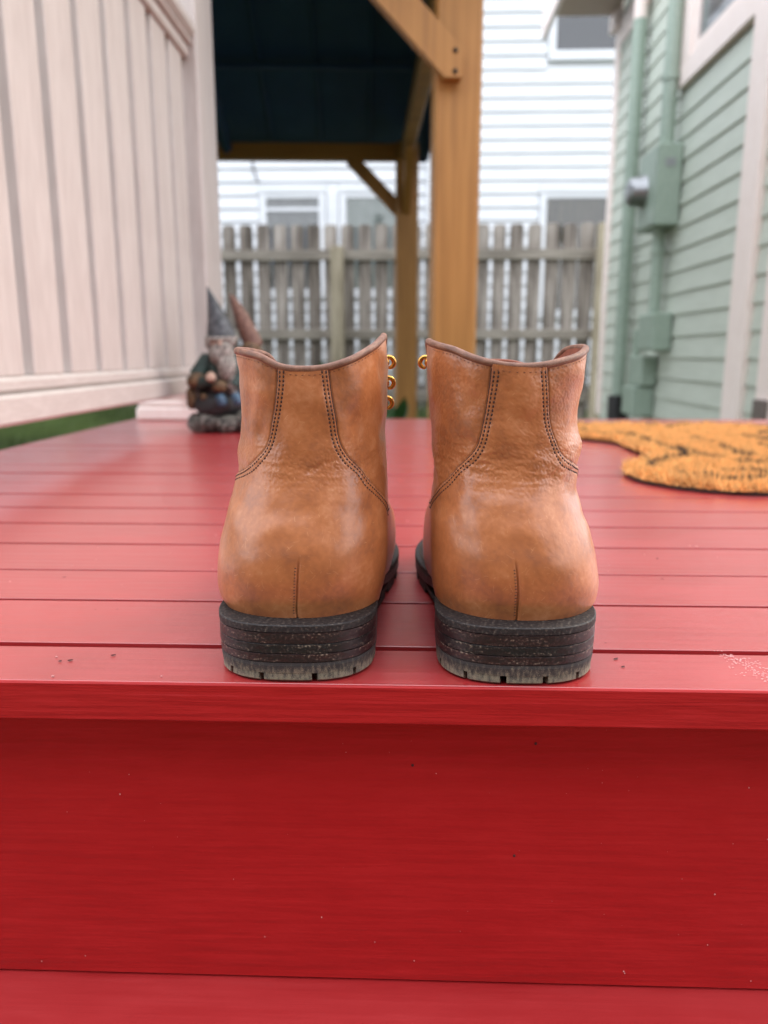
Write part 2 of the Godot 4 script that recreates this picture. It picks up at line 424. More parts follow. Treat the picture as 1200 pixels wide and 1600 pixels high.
func sole_top(f: float) -> float:
	return lerpf(.031, .018, smoothstep(.07, .17, f))
func spow(v: float, e: float) -> float:
	return sign(v) * pow(absf(v), e)

func boot_raw(B: Dictionary, th: float, h: float) -> Vector3:
	# the smooth last: th runs round the boot from the heel (0) to the toe (+-PI), h is the height
	var xl := ips(B.xl, h)
	var xr := ips(B.xr, h)
	var cx := (xl + xr) / 2
	var w := (xr - xl) / 2
	var f0 := ips(F0, h)
	var a := ip(AA, h)
	var sn := sin(th)
	var cs := cos(th)
	var x: float
	var f: float
	if cs >= 0:
		x = cx + w * spow(sn, 2 / 2.25)
		f = f0 + a * (1 - pow(cs, 2 / 2.25))
	else:
		var L := ip(TT, h) - f0 - a
		var t := -cs
		f = f0 + a + L * pow(t, 2 / 2.25)
		x = cx + w * spow(sn, 2 / 2.25)
		var side: float = sign(sn) * B.medial
		var low := 1.0 - smoothstep(.05, .09, h)
		x += sign(sn) * low * (.0085 if side > 0 else .003) * exp(-pow((f - .19) / .06, 2)) * (1.0 - pow(t, 6))
	var y := h + (sole_top(f) - .031) * (1.0 - smoothstep(.035, .1, h))
	return Vector3(x, y, BACK - f)

func boot_point(B: Dictionary, th: float, h: float, hs: Array) -> Vector3:
	# hs: seam angles left and right at this height and their slopes
	var p := boot_raw(B, th, h)
	var n := Vector3(sin(th), 0, cos(th)).normalized()
	var R := .046
	var dr: float = (hs[1] - th) * R / sqrt(1 + pow(R * hs[3], 2))
	var dl: float = (th - hs[0]) * R / sqrt(1 + pow(R * hs[2], 2))
	var d := minf(dr, dl)
	var disp := .0012 * smoothstep(-.0005, .0004, d)
	disp -= .0005 * exp(-pow((d + .0007) / .0005, 2))
	disp -= .00025 * exp(-pow((d - .0012) / .0006, 2)) + .00025 * exp(-pow((d - .0033) / .0006, 2))
	# pulled-in dart seam above the heel
	if h < .068 and absf(th) < .5:
		var u := (th - lerpf(B.dart[1], B.dart[0], (h - .03) / .033)) * .05
		var k := 1.0 - smoothstep(.058, .066, h)
		disp -= k * (.0013 * exp(-pow(u / .0005, 2)) + .0003 * exp(-pow(u / .004, 2)))
		disp += k * .0003 * exp(-pow((u - .0014) / .0008, 2))
	# walked-in creases round the ankle and gentle dents
	var band := exp(-pow((h - .108) / .012, 2)) * (1.0 - .4 * smoothstep(.2, 1.2, absf(th)))
	var q := Vector3(th * 46.0, h * 1000.0, B.seed)
	var shaft := smoothstep(.088, .115, h)
	var wr: float = B.wrinkle
	disp += crease.get_noise_3d(q.x * .35 + q.y * .25, q.y * 1.5, q.z) * (.00042 * band * (.45 + .55 * wr) + .00010 * wr * shaft)
	disp += crumple.get_noise_3d(q.x, q.y * 1.6, q.z) * (.00020 * band + .00011 * wr * shaft + .00002)
	disp += bulge.get_noise_3d(q.x, q.y, q.z) * (.0013 * smoothstep(.05, .1, h) + .0005)
	if B.seed == 11:
		# one long fold across the back of the smoother boot
		var fl := .1055 + .010 * (th - .1) + .003 * sin(th * 5.0) + .002 * crease.get_noise_1d(th * 60.0)
		disp += -.00055 * exp(-pow((h - fl) / .0016, 2)) * smoothstep(-.1, .15, th) * (1.0 - smoothstep(.3, .45, th))
	return p + n * disp

func boot_normal(B: Dictionary, th: float, h: float) -> Vector3:
	var e := .01
	var a := boot_raw(B, th + e, h) - boot_raw(B, th - e, h)
	var b := boot_raw(B, th, h + .001) - boot_raw(B, th, h - .001)
	var n := a.cross(b).normalized()
	return n if n.dot(Vector3(sin(th), 0, cos(th))) > 0 else -n
func seam_at(B: Dictionary, h: float) -> Array:
	var l := ips(B.seam_l, h)
	var r := ips(B.seam_r, h)
	return [l, r, (ips(B.seam_l, h + .001) - l) / .001, (ips(B.seam_r, h + .001) - r) / .001]

func sole_half(f: float, medial: bool) -> float:
	var m := [Vector2(.042, .0432), Vector2(.08, .0415), Vector2(.11, .041), Vector2(.15, .0465), Vector2(.19, .0525), Vector2(.22, .0515), Vector2(.25, .0445), Vector2(.275, .033), Vector2(.29, .022), Vector2(.3, .011), Vector2(.305, 0)]
	var l := [Vector2(.042, .0432), Vector2(.08, .0430), Vector2(.11, .0435), Vector2(.15, .047), Vector2(.19, .0495), Vector2(.22, .048), Vector2(.25, .042), Vector2(.275, .032), Vector2(.29, .022), Vector2(.3, .011), Vector2(.305, 0)]
	return ips(m if medial else l, f)
func sole_outline(B: Dictionary, inset: float, last := .305) -> Array:
	# closed outline as [Vector2(x, f)], from the heel round to the toe and back
	var out := []
	for sd in [1, -1]:
		var half := []
		for i in 25:
			var a := PI / 2 * i / 24.0
			half.append(Vector2((.0432 - inset) * pow(sin(a), 2 / 2.7), inset + (.042 - inset) * (1 - pow(cos(a), 2 / 2.7))))
		for i in range(1, 33):
			var f := .042 + (last - .042) * sin(PI / 2 * i / 32.0)
			half.append(Vector2(maxf(sole_half(f * .305 / maxf(last, .305), sd * B.medial > 0) - inset, 0.0), minf(f, .305 - inset)))
		if sd < 0: half.reverse()
		for p in half: out.append(Vector2(B.cx + p.x * sd, p.y))
	return out
func heel_outline(B: Dictionary, inset: float) -> Array:
	var out := []
	for sd in [1, -1]:
		var half := []
		for i in 49:
			var a := PI / 2 * i / 48.0
			half.append(Vector2((.0432 - inset) * pow(sin(a), 2 / 2.7), inset + (.042 - inset) * (1 - pow(cos(a), 2 / 2.7))))
		for i in range(1, 25):
			var f := lerpf(.042, .086 - inset, i / 24.0)
			half.append(Vector2(sole_half(f, sd * B.medial > 0) - inset, f))
		half.append(Vector2(.02, .082 - inset)); half.append(Vector2(0, .08 - inset))
		if sd < 0: half.reverse()
		for p in half: out.append(Vector2(B.cx + p.x * sd, p.y))
	return out
func rings(b: MB, outs: Array, ys: Array) -> void:
	# wall through stacked outlines plus a top and a bottom face; ys holds floats or Callables of f
	var rows := []
	for i in outs.size():
		var r := PackedVector3Array()
		for p in outs[i]:
			var y: float = ys[i] if not (ys[i] is Callable) else ys[i].call(p.y)
			r.append(Vector3(p.x, y, BACK - p.y))
		rows.append(r)
	for i in rows.size() - 1:
		b.grid([rows[i], rows[i + 1]], true)
	for e in [0, rows.size() - 1]:
		var r: PackedVector3Array = rows[e]
		var n := r.size()
		for i in n / 2:
			b.quad(r[i], r[i + 1], r[n - 2 - i], r[n - 1 - i], Vector3.DOWN if e == 0 else Vector3.UP)

func make_boot(B: Dictionary, label: String) -> void:
	var root := base("ankle_boot", Vector3.ZERO)
	tag(root, label, "boot", "pair of tan leather boots")
	crease.seed = B.seed; crumple.seed = B.seed + 1; bulge.seed = B.seed + 2
	# --- upper
	var ths := PackedFloat32Array()
	for i in 61: ths.append(lerpf(-PI, -1.8, i / 61.0))
	for i in 361: ths.append(lerpf(-1.8, 1.8, i / 360.0))
	for i in range(1, 62): ths.append(lerpf(1.8, PI, i / 61.0))
	var tops := PackedFloat32Array()
	for th in ths: tops.append(ips(B.top, th))
	var rowsn := 214
	var SE := []
	for i in 400: SE.append(seam_at(B, .03 + .15 * i / 399.0))
	var P := []
	for r in rowsn + 1:
		var v := float(r) / rowsn
		var row := PackedVector3Array()
		for k in ths.size():
			var h := .0295 + v * (tops[k] - .0295)
			row.append(boot_point(B, ths[k], h, SE[clampi(int((h - .03) / .15 * 399.0), 0, 399)]))
		P.append(row)
	var b := MB.new()
	b.grid(P)
	for i in b.U.size():
		var k := i % ths.size()
		b.U[i] = Vector2(ths[k] * .046 + B.seed * .37, b.V[i].y)
	part("upper", b, M.leather, root)
	# --- lining, seen over the collar
	var L := []
	for r in 31:
		var row := PackedVector3Array()
		for k in range(20, ths.size() - 20, 4):
			var h := lerpf(.1, tops[k] - .0005, r / 30.0) if tops[k] > .1 else .1
			var p := boot_raw(B, ths[k], h)
			row.append(p - boot_normal(B, ths[k], h) * .0026)
		L.append(row)
	b = MB.new(); b.grid(L, false, true)
	part("lining", b, M.lining, root)
	# --- rolled collar binding
	var rim := []
	for k in range(24, ths.size() - 24, 3):
		var h := tops[k]
		rim.append(boot_raw(B, ths[k], h) + boot_normal(B, ths[k], h) * -.0007 + Vector3(sin(ths[k]), 0, cos(ths[k])) * (bulge.get_noise_3d(ths[k] * 46.0, h * 1000.0, B.seed) * .0013))
	b = MB.new(); b.tube(rim, .0019, 10)
	part("collar_binding", b, M.binding, root)
	# --- tongue
	var G := []
	for r in 25:
		var row := PackedVector3Array()
		for k in 31:
			var th := lerpf(2.25, TAU - 2.25, k / 30.0)
			if th > PI: th -= TAU
			var h := lerpf(.095, (.1535 if B.seed == 11 else .1622) - .012 * pow((k - 15) / 15.0, 2), r / 24.0)
			var p := boot_raw(B, th, h)
			row.append(p - boot_normal(B, th, h) * .006 + Vector3(0, 0, .006))
		G.append(row)
	b = MB.new(); b.grid(G)
	var G2 := []
	for row in G:
		var q := PackedVector3Array()
		for p in row: q.append(p + Vector3(0, 0, .0022))
		G2.append(q)
	b.grid(G2, false, true)
	b.tube(Array(G[24]), .0012, 6)
	part("tongue", b, M.lining, root)
	# --- stitching: two rows beside each seam, and up the dart
	b = MB.new()
	for sd in 2:
		for off in [.0012, .0033]:
			var prev := Vector3.ZERO
			var h := .1575
			while h > .075:
				h -= .00004
				var se := seam_at(B, h)
				var slope: float = se[2 + sd]
				var th: float = se[sd] + (off if sd == 0 else -off) / .046 * sqrt(1 + pow(.046 * slope, 2))
				if absf(th) > 1.7: break
				var p := boot_point(B, th, h, se) + boot_normal(B, th, h) * .0001
				if prev != Vector3.ZERO and p.distance_to(prev) < .0021: continue
				if prev != Vector3.ZERO:
					var d := (p - prev).normalized()
					var c := (p + prev) / 2
					var n := boot_normal(B, th, h)
					var bs := Basis(d, n, d.cross(n).normalized())
					b.lump(Vector3.ZERO, Vector3(.0008, .00034, .0005), 0, null, Transform3D(bs, c), 6)
				prev = p
	var dh := .034
	while dh < .061:
		var dt: float = lerpf(B.dart[1], B.dart[0], (dh - .03) / .033) - .022
		var dn := boot_normal(B, dt, dh)
		b.lump(Vector3.ZERO, Vector3(.0006, .00022, .00022), 0, null, Transform3D(Basis(Vector3.RIGHT, dn, Vector3.RIGHT.cross(dn).normalized()), boot_point(B, dt, dh, seam_at(B, dh)) + dn * .0001), 6)
		dh += .0017
	part("stitching", b, M.stitch, root)
	b = MB.new()
	for k in range(120, ths.size() - 120, 1):
		if k % 6: continue
		var sh := tops[k] - .0027
		var sp := boot_point(B, ths[k], sh, seam_at(B, sh)) + boot_normal(B, ths[k], sh) * .0001
		var sq := boot_point(B, ths[k + 3], tops[k + 3] - .0027, seam_at(B, sh)) + boot_normal(B, ths[k], sh) * .0001
		var sdir := (sq - sp).normalized()
		var sn := boot_normal(B, ths[k], sh)
		b.lump(Vector3.ZERO, Vector3(.0006, .00016, .00022), 0, null, Transform3D(Basis(sdir, sn, sdir.cross(sn).normalized()), (sp + sq) / 2), 6)
	part("collar_stitching", b, M.collar_thread, root)
	for sd in 2:
		var line := []
		var h := .1585
		while h > .074:
			var se := seam_at(B, h)
			var slope: float = se[2 + sd]
			var th: float = se[sd] + (-.0004 if sd == 0 else .0004) / .046 * sqrt(1 + pow(.046 * slope, 2))
			if absf(th) > 1.9: break
			line.append(boot_point(B, th, h, se) + boot_normal(B, th, h) * .0002)
			h -= .0006 if absf(slope) < 40 else .0003
		b = MB.new(); b.tube(line, .00042, 6)
		part("seam_edge", b, M.edge_dye, root)
	# --- brass speed hooks on the inner facing
	for i in 3:
		var h: float = .1605 - i * .0118
		for sd in [1.0, -1.0]:
			var th: float = B.medial * sd * (1.86 + (.05 if B.seed == 11 else .5) * i)
			var c := boot_raw(B, th, h)
			var n := boot_normal(B, th, h)
			n = Vector3(n.x, 0, n.z).normalized()
			var fw := Vector3(0, 0, -1)
			var hk := MB.new()
			var pts := []
			for j in 13:
				var a := lerpf(-1.2, 3.3, j / 12.0)
				pts.append(c + n * (.0026 + .0032 * sin(a)) + (Vector3.UP * .9 + fw * .1) * (.0034 * cos(a)))
			hk.tube(pts, [.0007, .0010, .0013, .0014, .0014, .0014, .0014, .0014, .0014, .0013, .0012, .0010, .0006], 8)
			hk.lump(c + n * .0002, Vector3(.0030, .0034, .0030), 0, null, Transform3D.IDENTITY, 12)
			part("lace_hook", hk, M.brass, root)
	# --- sole: welt over the full length, stacked heel, rubber lugs
	var welt := MB.new()
	var st := func(f: float): return sole_top(f)
	var s1 := func(f: float): return sole_top(f) - .0008
	var s3 := func(f: float): return sole_top(f) - .0040
	rings(welt, [sole_outline(B, .0004), sole_outline(B, 0), sole_outline(B, 0), sole_outline(B, .0006)], [s3, func(f): return sole_top(f) - .0037, func(f): return sole_top(f) - .0005, st])
	var wl := part("welt", welt, M.welt, root)
	var th2 := MB.new()
	var wo := sole_outline(B, .004)
	for i in wo.size() - 1:
		var p0: Vector2 = wo[i]
		var p1: Vector2 = wo[i + 1]
		if p0.y < .07 or p0.y > .3: continue
		var nst := maxi(1, int(p0.distance_to(p1) / .0042))
		for j in nst:
			var p := p0.lerp(p1, (j + .5) / nst)
			var d := Vector3(p1.x - p0.x, 0, -(p1.y - p0.y)).normalized()
			th2.lump(Vector3.ZERO, Vector3(.0017, .0006, .0008), 0, null, Transform3D(Basis(d, Vector3.UP, d.cross(Vector3.UP)), Vector3(p.x, sole_top(p.y) + .0003, BACK - p.y)), 6)
	part("welt_stitching", th2, M.thread, wl)
	var mid := MB.new()
	var m0 := func(f: float): return sole_top(f) - .0042
	var m1 := func(f: float): return maxf(sole_top(f) - .0100, .0075)
	rings(mid, [sole_outline(B, .0005), sole_outline(B, .0002), sole_outline(B, .0002), sole_outline(B, .0005)], [m1, func(f): return maxf(sole_top(f) - .0098, .0077), func(f): return sole_top(f) - .0044, m0])
	part("midsole", mid, M.stack, root)
	var ly := [[.0157, .0208], [.0108, .0155]]
	for q in ly:
		var lb := MB.new()
		var ins := .0003 if q[0] > .0112 else .0005
		rings(lb, [heel_outline(B, ins + .0004), heel_outline(B, ins), heel_outline(B, ins), heel_outline(B, ins + .0004)], [q[0], q[0] + .0003, q[1] - .0003, q[1]])
		part("heel_lift", lb, M.stack_black if q[0] > .0112 else M.stack, root)
	# rubber heel cut by lug notches: the wall is built in runs with gaps at the foot
	var hb := MB.new()
	rings(hb, [heel_outline(B, .0012), heel_outline(B, .0007), heel_outline(B, .0008)], [.0048, .0088, .0106])
	var foot0 := heel_outline(B, .0030)
	var foot1 := heel_outline(B, .0014)
	var inner := heel_outline(B, .0155)
	var run := 0.0
	var n := foot1.size()
	var nx := .0105
	var start := 0
	var i := 0
	while i < n - 1:
		run += foot1[i].distance_to(foot1[i + 1])
		i += 1
		if run > nx or i == n - 1:
			lug(hb, foot0.slice(start, i + 1), foot1.slice(start, i + 1), inner.slice(start, i + 1))
			var cut := 0.0
			while i < n - 1 and cut < .0021:
				cut += foot1[i].distance_to(foot1[i + 1])
				i += 1
			run += cut
			start = i
			nx = run + .0145 + rng.randf() * .004
	for q in hb.V.size():
		var d := Vector2(hb.V[q].x - B.cx, BACK - hb.V[q].z - .05)
		hb.U[q] = Vector2(atan2(d.x, -d.y) * .45 + B.seed * .31, 1.0 - clampf(hb.V[q].y / .0108, 0.01, .99))
	part("rubber_heel", hb, M.mud_rubber, root)
	# rubber forefoot with edge lugs
	var fr := MB.new()
	var fo := []
	for p in sole_outline(B, .0014):
		if p.y > .115: fo.append(p)
	rings(fr, [fo, fo], [.0042, .0076])
	var fin := []
	for p in fo: fin.append(Vector2(lerpf(p.x, B.cx, .3), lerpf(p.y, .2, .12)))
	var j := 0
	while j < fo.size() - 3:
		lug(fr, fo.slice(j, j + 3), fo.slice(j, j + 3), fin.slice(j, j + 3), 0.0044)
		j += 3
	part("rubber_forefoot", fr, M.rubber, root)

func lug(b: MB, foot0: Array, foot1: Array, inner: Array, top := .005) -> void:
	# one tread block from outline samples: bottom rim foot0 at the ground, foot1 at the top, inner ring behind
	if foot1.size() < 2: return
	var R := []
	for e in [[foot1, top], [foot1, .0012], [foot0, 0.0], [inner, 0.0], [inner, top]]:
		var r := PackedVector3Array()
		for p in e[0]: r.append(Vector3(p.x, e[1], BACK - p.y))
		R.append(r)
	for k in 4: b.grid([R[k], R[k + 1]], false, true)
	for e in [0, foot1.size() - 1]:
		var d: Vector2 = (foot1[0] - foot1[1]) if e == 0 else (foot1[-1] - foot1[-2])
		var o := Vector3(d.x, 0, -d.y)
		b.tri(R[0][e], R[1][e], R[2][e], o); b.tri(R[0][e], R[2][e], R[3][e], o); b.tri(R[0][e], R[3][e], R[4][e], o)

# ------------------------------------------------------------------ porch
const DECK_L := -0.72
const DECK_R := 1.33
func make_porch() -> void:
	var deck := base("porch_deck", Vector3.ZERO)
	tag(deck, "porch floor of narrow boards painted glossy red", "porch floor", "", "structure")
	var zs := [-.364, -.4150, -.4960, -.5710, -.6560, -.7390, -.8180, -.8990, -.9810, -1.0620]
	while zs[-1] > -1.93: zs.append(zs[-1] - .0845)
	zs[-1] = -2.03
	for i in zs.size() - 1:
		var g := .0019 + rng.randf() * .0008
		var a: float = zs[i] - (g if i else 0.0)
		var z2: float = zs[i + 1] + g
		var dy := rng.randf_range(-.0006, .0004)
		var b := MB.new()
		if i == 0: a = -.3667
		b.box(Vector3(DECK_L, -.021 + dy, z2), Vector3(DECK_R, dy, a), .00025)
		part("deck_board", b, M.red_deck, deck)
	boxpart("nosing_strip", Vector3(DECK_L, -.0212, -.3665), Vector3(DECK_R, -.0004, -.3640), M.red_nose, deck, .0007)
	boxpart("deck_frame", Vector3(DECK_L + .02, -.19, -2.01), Vector3(DECK_R - .02, -.0225, -.43), M.dark_under, deck, .002)
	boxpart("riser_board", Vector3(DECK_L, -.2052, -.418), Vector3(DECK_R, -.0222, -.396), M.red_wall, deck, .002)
	boxpart("skirt_board", Vector3(DECK_L, -.40, -1.98), Vector3(DECK_L + .018, -.0222, -.42), M.red_wall, deck, .002)
	# nail heads sunk in the boards
	for p in [[-.206, -.476], [-.192, -.477], [-.186, -.392], [-.191, -.3905], [.115, -.404], [.116, -.393], [.115, -.427], [-.165, -.40], [.02, -.535], [.23, -.47], [-.26, -.55], [.19, -.56], [.205, -.62]]:
		var b := MB.new()
		b.lump(Vector3.ZERO, Vector3(.0010 + rng.randf() * .0010, .0003, .0006), 0, null, Transform3D(Basis(Vector3.UP, rng.randf() * .8), Vector3(p[0], .0001, p[1])), 8)
		part("nail_head", b, M.nail, deck)
	var nb := MB.new()
	for p in [[-.012, -.0335], [.0715, -.0475], [.0620, -.118], [.003, -.062]]:
		nb.lump(Vector3(p[0], p[1], -.3957), Vector3(.0008, .0009, .0004), 0, null, Transform3D.IDENTITY, 8)
	part("nail_mark", nb, M.nail, deck).set_meta("kind", "stuff")
	# pale scuffs and specks of grit on the paint
	var sc := MB.new()
	for i in 260:
		var t := rng.randf()
		var spread := .002 + .016 * t
		var x := lerpf(.1745, .196, t) + rng.randfn(0, spread * .5)
		var z := lerpf(-.421, -.372, t) + rng.randfn(0, spread * .25)
		if z > -.3665: continue
		if absf(z + .4150) < .002: continue
		sc.lump(Vector3.ZERO, Vector3(.0002 + rng.randf() * .0005, .00012, .00015), 0, null, Transform3D(Basis(Vector3.UP, rng.randf_range(-.9, -.2)), Vector3(x, .0, z)), 6)
	var wm := MB.new()
	for i in 34:
		var c0 := Vector3(rng.randf_range(-.6, .6), 0, -.38 - pow(rng.randf(), 1.5) * .8)
		var dir0 := rng.randf_range(-.35, .35)
		for j in 5 + rng.randi() % 10:
			var q := c0 + Vector3(rng.randfn(0, .012), 0, rng.randfn(0, .003))
			wm.lump(Vector3.ZERO, Vector3(.001 + rng.randf() * .003, .0001, .00018), 0, null, Transform3D(Basis(Vector3.UP, dir0 + rng.randfn(0, .1)), q), 6)
	part("worn_mark", wm, M.worn, deck).set_meta("kind", "stuff")
	part("paint_scuff", sc, M.scuff, deck).set_meta("kind", "stuff")
	var gr := MB.new()
	for i in 420:
		var x := rng.randf_range(-.7, .75)
		var z := -.37 - pow(rng.randf(), 1.6) * 1.1
		if x > -.115 and x < .115 and z > -.7: continue
		var r := .0002 + pow(rng.randf(), 3) * .0007
		gr.lump(Vector3(x, .0001, z), Vector3(r * (1 + rng.randf()), r * .6, r), 0, null, Transform3D.IDENTITY, 6)
	for i in 70:
		var r := .0001 + pow(rng.randf(), 4) * .00035
		gr.lump(Vector3(rng.randf_range(-.3, .3), rng.randf_range(-.2, -.03), -.3958), Vector3(r, r * (1 + rng.randf()), r * .6), 0, null, Transform3D.IDENTITY, 6)
	part("grit", gr, M.chip, deck).set_meta("kind", "stuff")
	var step := base("porch_step", Vector3(0, -.41, 0))
	tag(step, "red painted wooden step below the porch floor", "step", "", "structure")
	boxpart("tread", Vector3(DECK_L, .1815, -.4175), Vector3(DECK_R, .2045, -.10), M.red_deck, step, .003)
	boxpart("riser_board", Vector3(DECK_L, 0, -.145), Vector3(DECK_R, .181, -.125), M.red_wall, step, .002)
	boxpart("stringer", Vector3(DECK_L, 0, -.415), Vector3(DECK_L + .03, .181, -.147), M.red_wall, step, .002)
	# railing of flat pickets between two rails
	var rail := base("porch_railing", Vector3(0, 0, 0))
	tag(rail, "cream painted porch railing of flat upright boards", "railing")
	var xf := -.533
	var z0 := -.34
	var z1 := -1.962
	boxpart("bottom_rail", Vector3(xf - .055, .0727, z1), Vector3(xf + .014, .113, z0), M.cream_h, rail, .005)
	boxpart("rail_cap", Vector3(xf - .045, .1132, z1), Vector3(xf + .005, .136, z0), M.cream_h, rail, .006)
	boxpart("top_rail", Vector3(xf - .040, .845, z1), Vector3(xf + .010, .872, z0), M.cream_h, rail, .004)
	boxpart("rail_mould", Vector3(xf - .048, .8722, z1), Vector3(xf + .020, .885, z0), M.cream_h, rail, .004)
	boxpart("handrail", Vector3(xf - .055, .8852, z1), Vector3(xf + .030, .922, z0), M.cream_h, rail, .010)
	var near := -1.838
	while near < -.45:
		var w := .0945 + rng.randf_range(-.002, .002)
		boxpart("baluster", Vector3(xf - .032, .1362, near - w), Vector3(xf + rng.randf_range(-.001, .001), .8448, near), M.cream_v, rail, .0018)
		near += .1243
	# square porch post on a moulded foot
	var post := base("porch_post", Vector3(-.587, 0, -2.045))
	tag(post, "square cream porch post on a stepped moulded foot beside the gnome", "post")
	boxpart("shaft", Vector3(-.083, .145, -.083), Vector3(.083, 2.6, .083), M.cream_v, post, .004)
	var yy := 0.0
	for e in [[.108, .034], [.104, .016], [.099, .022], [.095, .018], [.098, .014], [.092, .041]]:
		boxpart("foot_moulding", Vector3(-e[0], yy + .0003, -e[0] * .98), Vector3(e[0], yy + e[1], e[0] * .98), M.trim, post, .005)
		yy += e[1]

func bone(p: Vector2) -> float:
	# signed distance to a dog-bone outline in the floor plane (x, z)
	var d := 1e9
	for c in [Vector2(.435, -1.045), Vector2(.645, -1.045), Vector2(.435, -1.60), Vector2(.645, -1.60)]:
		var q := p.distance_to(c) - .138
		var h := clampf(.5 + .5 * (q - d) / .03, 0, 1) if d < 1e8 else 0.0
		d = lerpf(q, d, h) - .03 * h * (1 - h)
	var bx := Vector2(absf(p.x - .54) - .155, absf(p.y + 1.32) - .28)
	var q2 := Vector2(maxf(bx.x, 0), maxf(bx.y, 0)).length() + minf(maxf(bx.x, bx.y), 0)
	var h2 := clampf(.5 + .5 * (q2 - d) / .05, 0, 1)
	return lerpf(q2, d, h2) - .05 * h2 * (1 - h2)
func seg_d(p: Vector2, a: Vector2, b: Vector2) -> float:
	var t := clampf((p - a).dot(b - a) / (b - a).length_squared(), 0, 1)
	return p.distance_to(a.lerp(b, t))
func make_mat() -> void:
	var root := base("doormat", Vector3(.54, 0, -1.32))
	tag(root, "bone shaped coir doormat with dark printed outline and marks", "doormat")
	var c := Vector2(.54, -1.32)
	var edge := []
	for i in 160:
		var a := TAU * i / 160.0
		var d := Vector2(cos(a), sin(a))
		var r := 0.05
		var last := .1
		while r < .7:
			if bone(c + d * r) < 0: last = r
			r += .004
		edge.append(d * last)
	for e in [["backing", .0005, .0045, 1.0, M.mat_rubber], ["coir_base", .0046, .0085, .985, M.coir_base]]:
		var b := MB.new()
		var lo := PackedVector3Array(); var hi := PackedVector3Array()
		for p in edge:
			lo.append(Vector3(p.x * e[3], e[1], p.y * e[3])); hi.append(Vector3(p.x * e[3], e[2], p.y * e[3]))
		b.grid([hi, lo], true)
		for i in 160:
			b.tri(Vector3(0, e[2], 0), hi[i], hi[(i + 1) % 160], Vector3.UP)
			b.tri(Vector3(0, e[1], 0), lo[i], lo[(i + 1) % 160], Vector3.DOWN)
		part(e[0], b, e[4], root)
	var marks := [[.431, -1.244, .451, -1.136], [.515, -1.411, .54, -1.332], [.512, -1.26, .513, -1.16], [.619, -1.449, .635, -1.382], [.59, -1.30, .60, -1.19], [.47, -1.10, .56, -1.09], [.42, -1.016, .464, -1.0], [.66, -1.36, .66, -1.2]]
	var blade := MB.new()
	for k in 3:
		var a := TAU * k / 3.0
		var a2 := TAU * (k + 1) / 3.0
		blade.tri(Vector3(cos(a) * .0014, 0, sin(a) * .0014), Vector3(cos(a2) * .0014, 0, sin(a2) * .0014), Vector3(0, .0135, 0), Vector3(cos(a + 1), .1, sin(a + 1)))
	var mm := MultiMesh.new()
	mm.transform_format = MultiMesh.TRANSFORM_3D; mm.use_colors = true
	mm.mesh = blade.mesh()
	var xs := []; var cs := []
	var nz := noise(77, .02, 3)
	for i in 95000:
		var p := Vector2(rng.randf_range(.28, .80), rng.randf_range(-1.76, -.89))
		var d := bone(p) + .004 * nz.get_noise_2d(p.x * 3000, p.y * 3000)
		if d > -.0005: continue
		var dark := absf(d + .036) < .0055 and nz.get_noise_2d(p.x * 900, p.y * 900) > -.25
		for m in marks:
			if seg_d(p, Vector2(m[0], m[1]), Vector2(m[2], m[3])) < .010: dark = dark or rng.randf() < .8
		var v := rng.randf_range(.55, 1.3) * (1.0 + .35 * nz.get_noise_2d(p.x * 1500 + 77, p.y * 1500))
		var col := Color(.035, .03, .026) if dark else Color(.80 * v, .41 * v, .13 * v).lerp(Color(.85, .55, .22), rng.randf() * .35)
		var lean := Basis(Vector3(rng.randfn(), 0, rng.randfn()).normalized(), rng.randf() * .9)
		if d > -.02: lean = Basis(Vector3(rng.randfn(), 0, rng.randfn()).normalized(), rng.randf() * 1.5)
		xs.append(Transform3D(lean.scaled(Vector3(1, rng.randf_range(.6, 1.25) * (1.0 + .5 * nz.get_noise_2d(p.x * 1100, p.y * 1100 + 50)), 1)), Vector3(p.x - c.x, .0075 if d < -.008 else .005, p.y - c.y))); cs.append(col)
	mm.instance_count = xs.size()
	for i in xs.size():
		mm.set_instance_transform(i, xs[i]); mm.set_instance_color(i, cs[i])
	var o := MultiMeshInstance3D.new()
	o.name = "coir_pile"; o.multimesh = mm; o.material_override = M.coir
	o.set_meta("kind", "stuff")
	root.add_child(o)

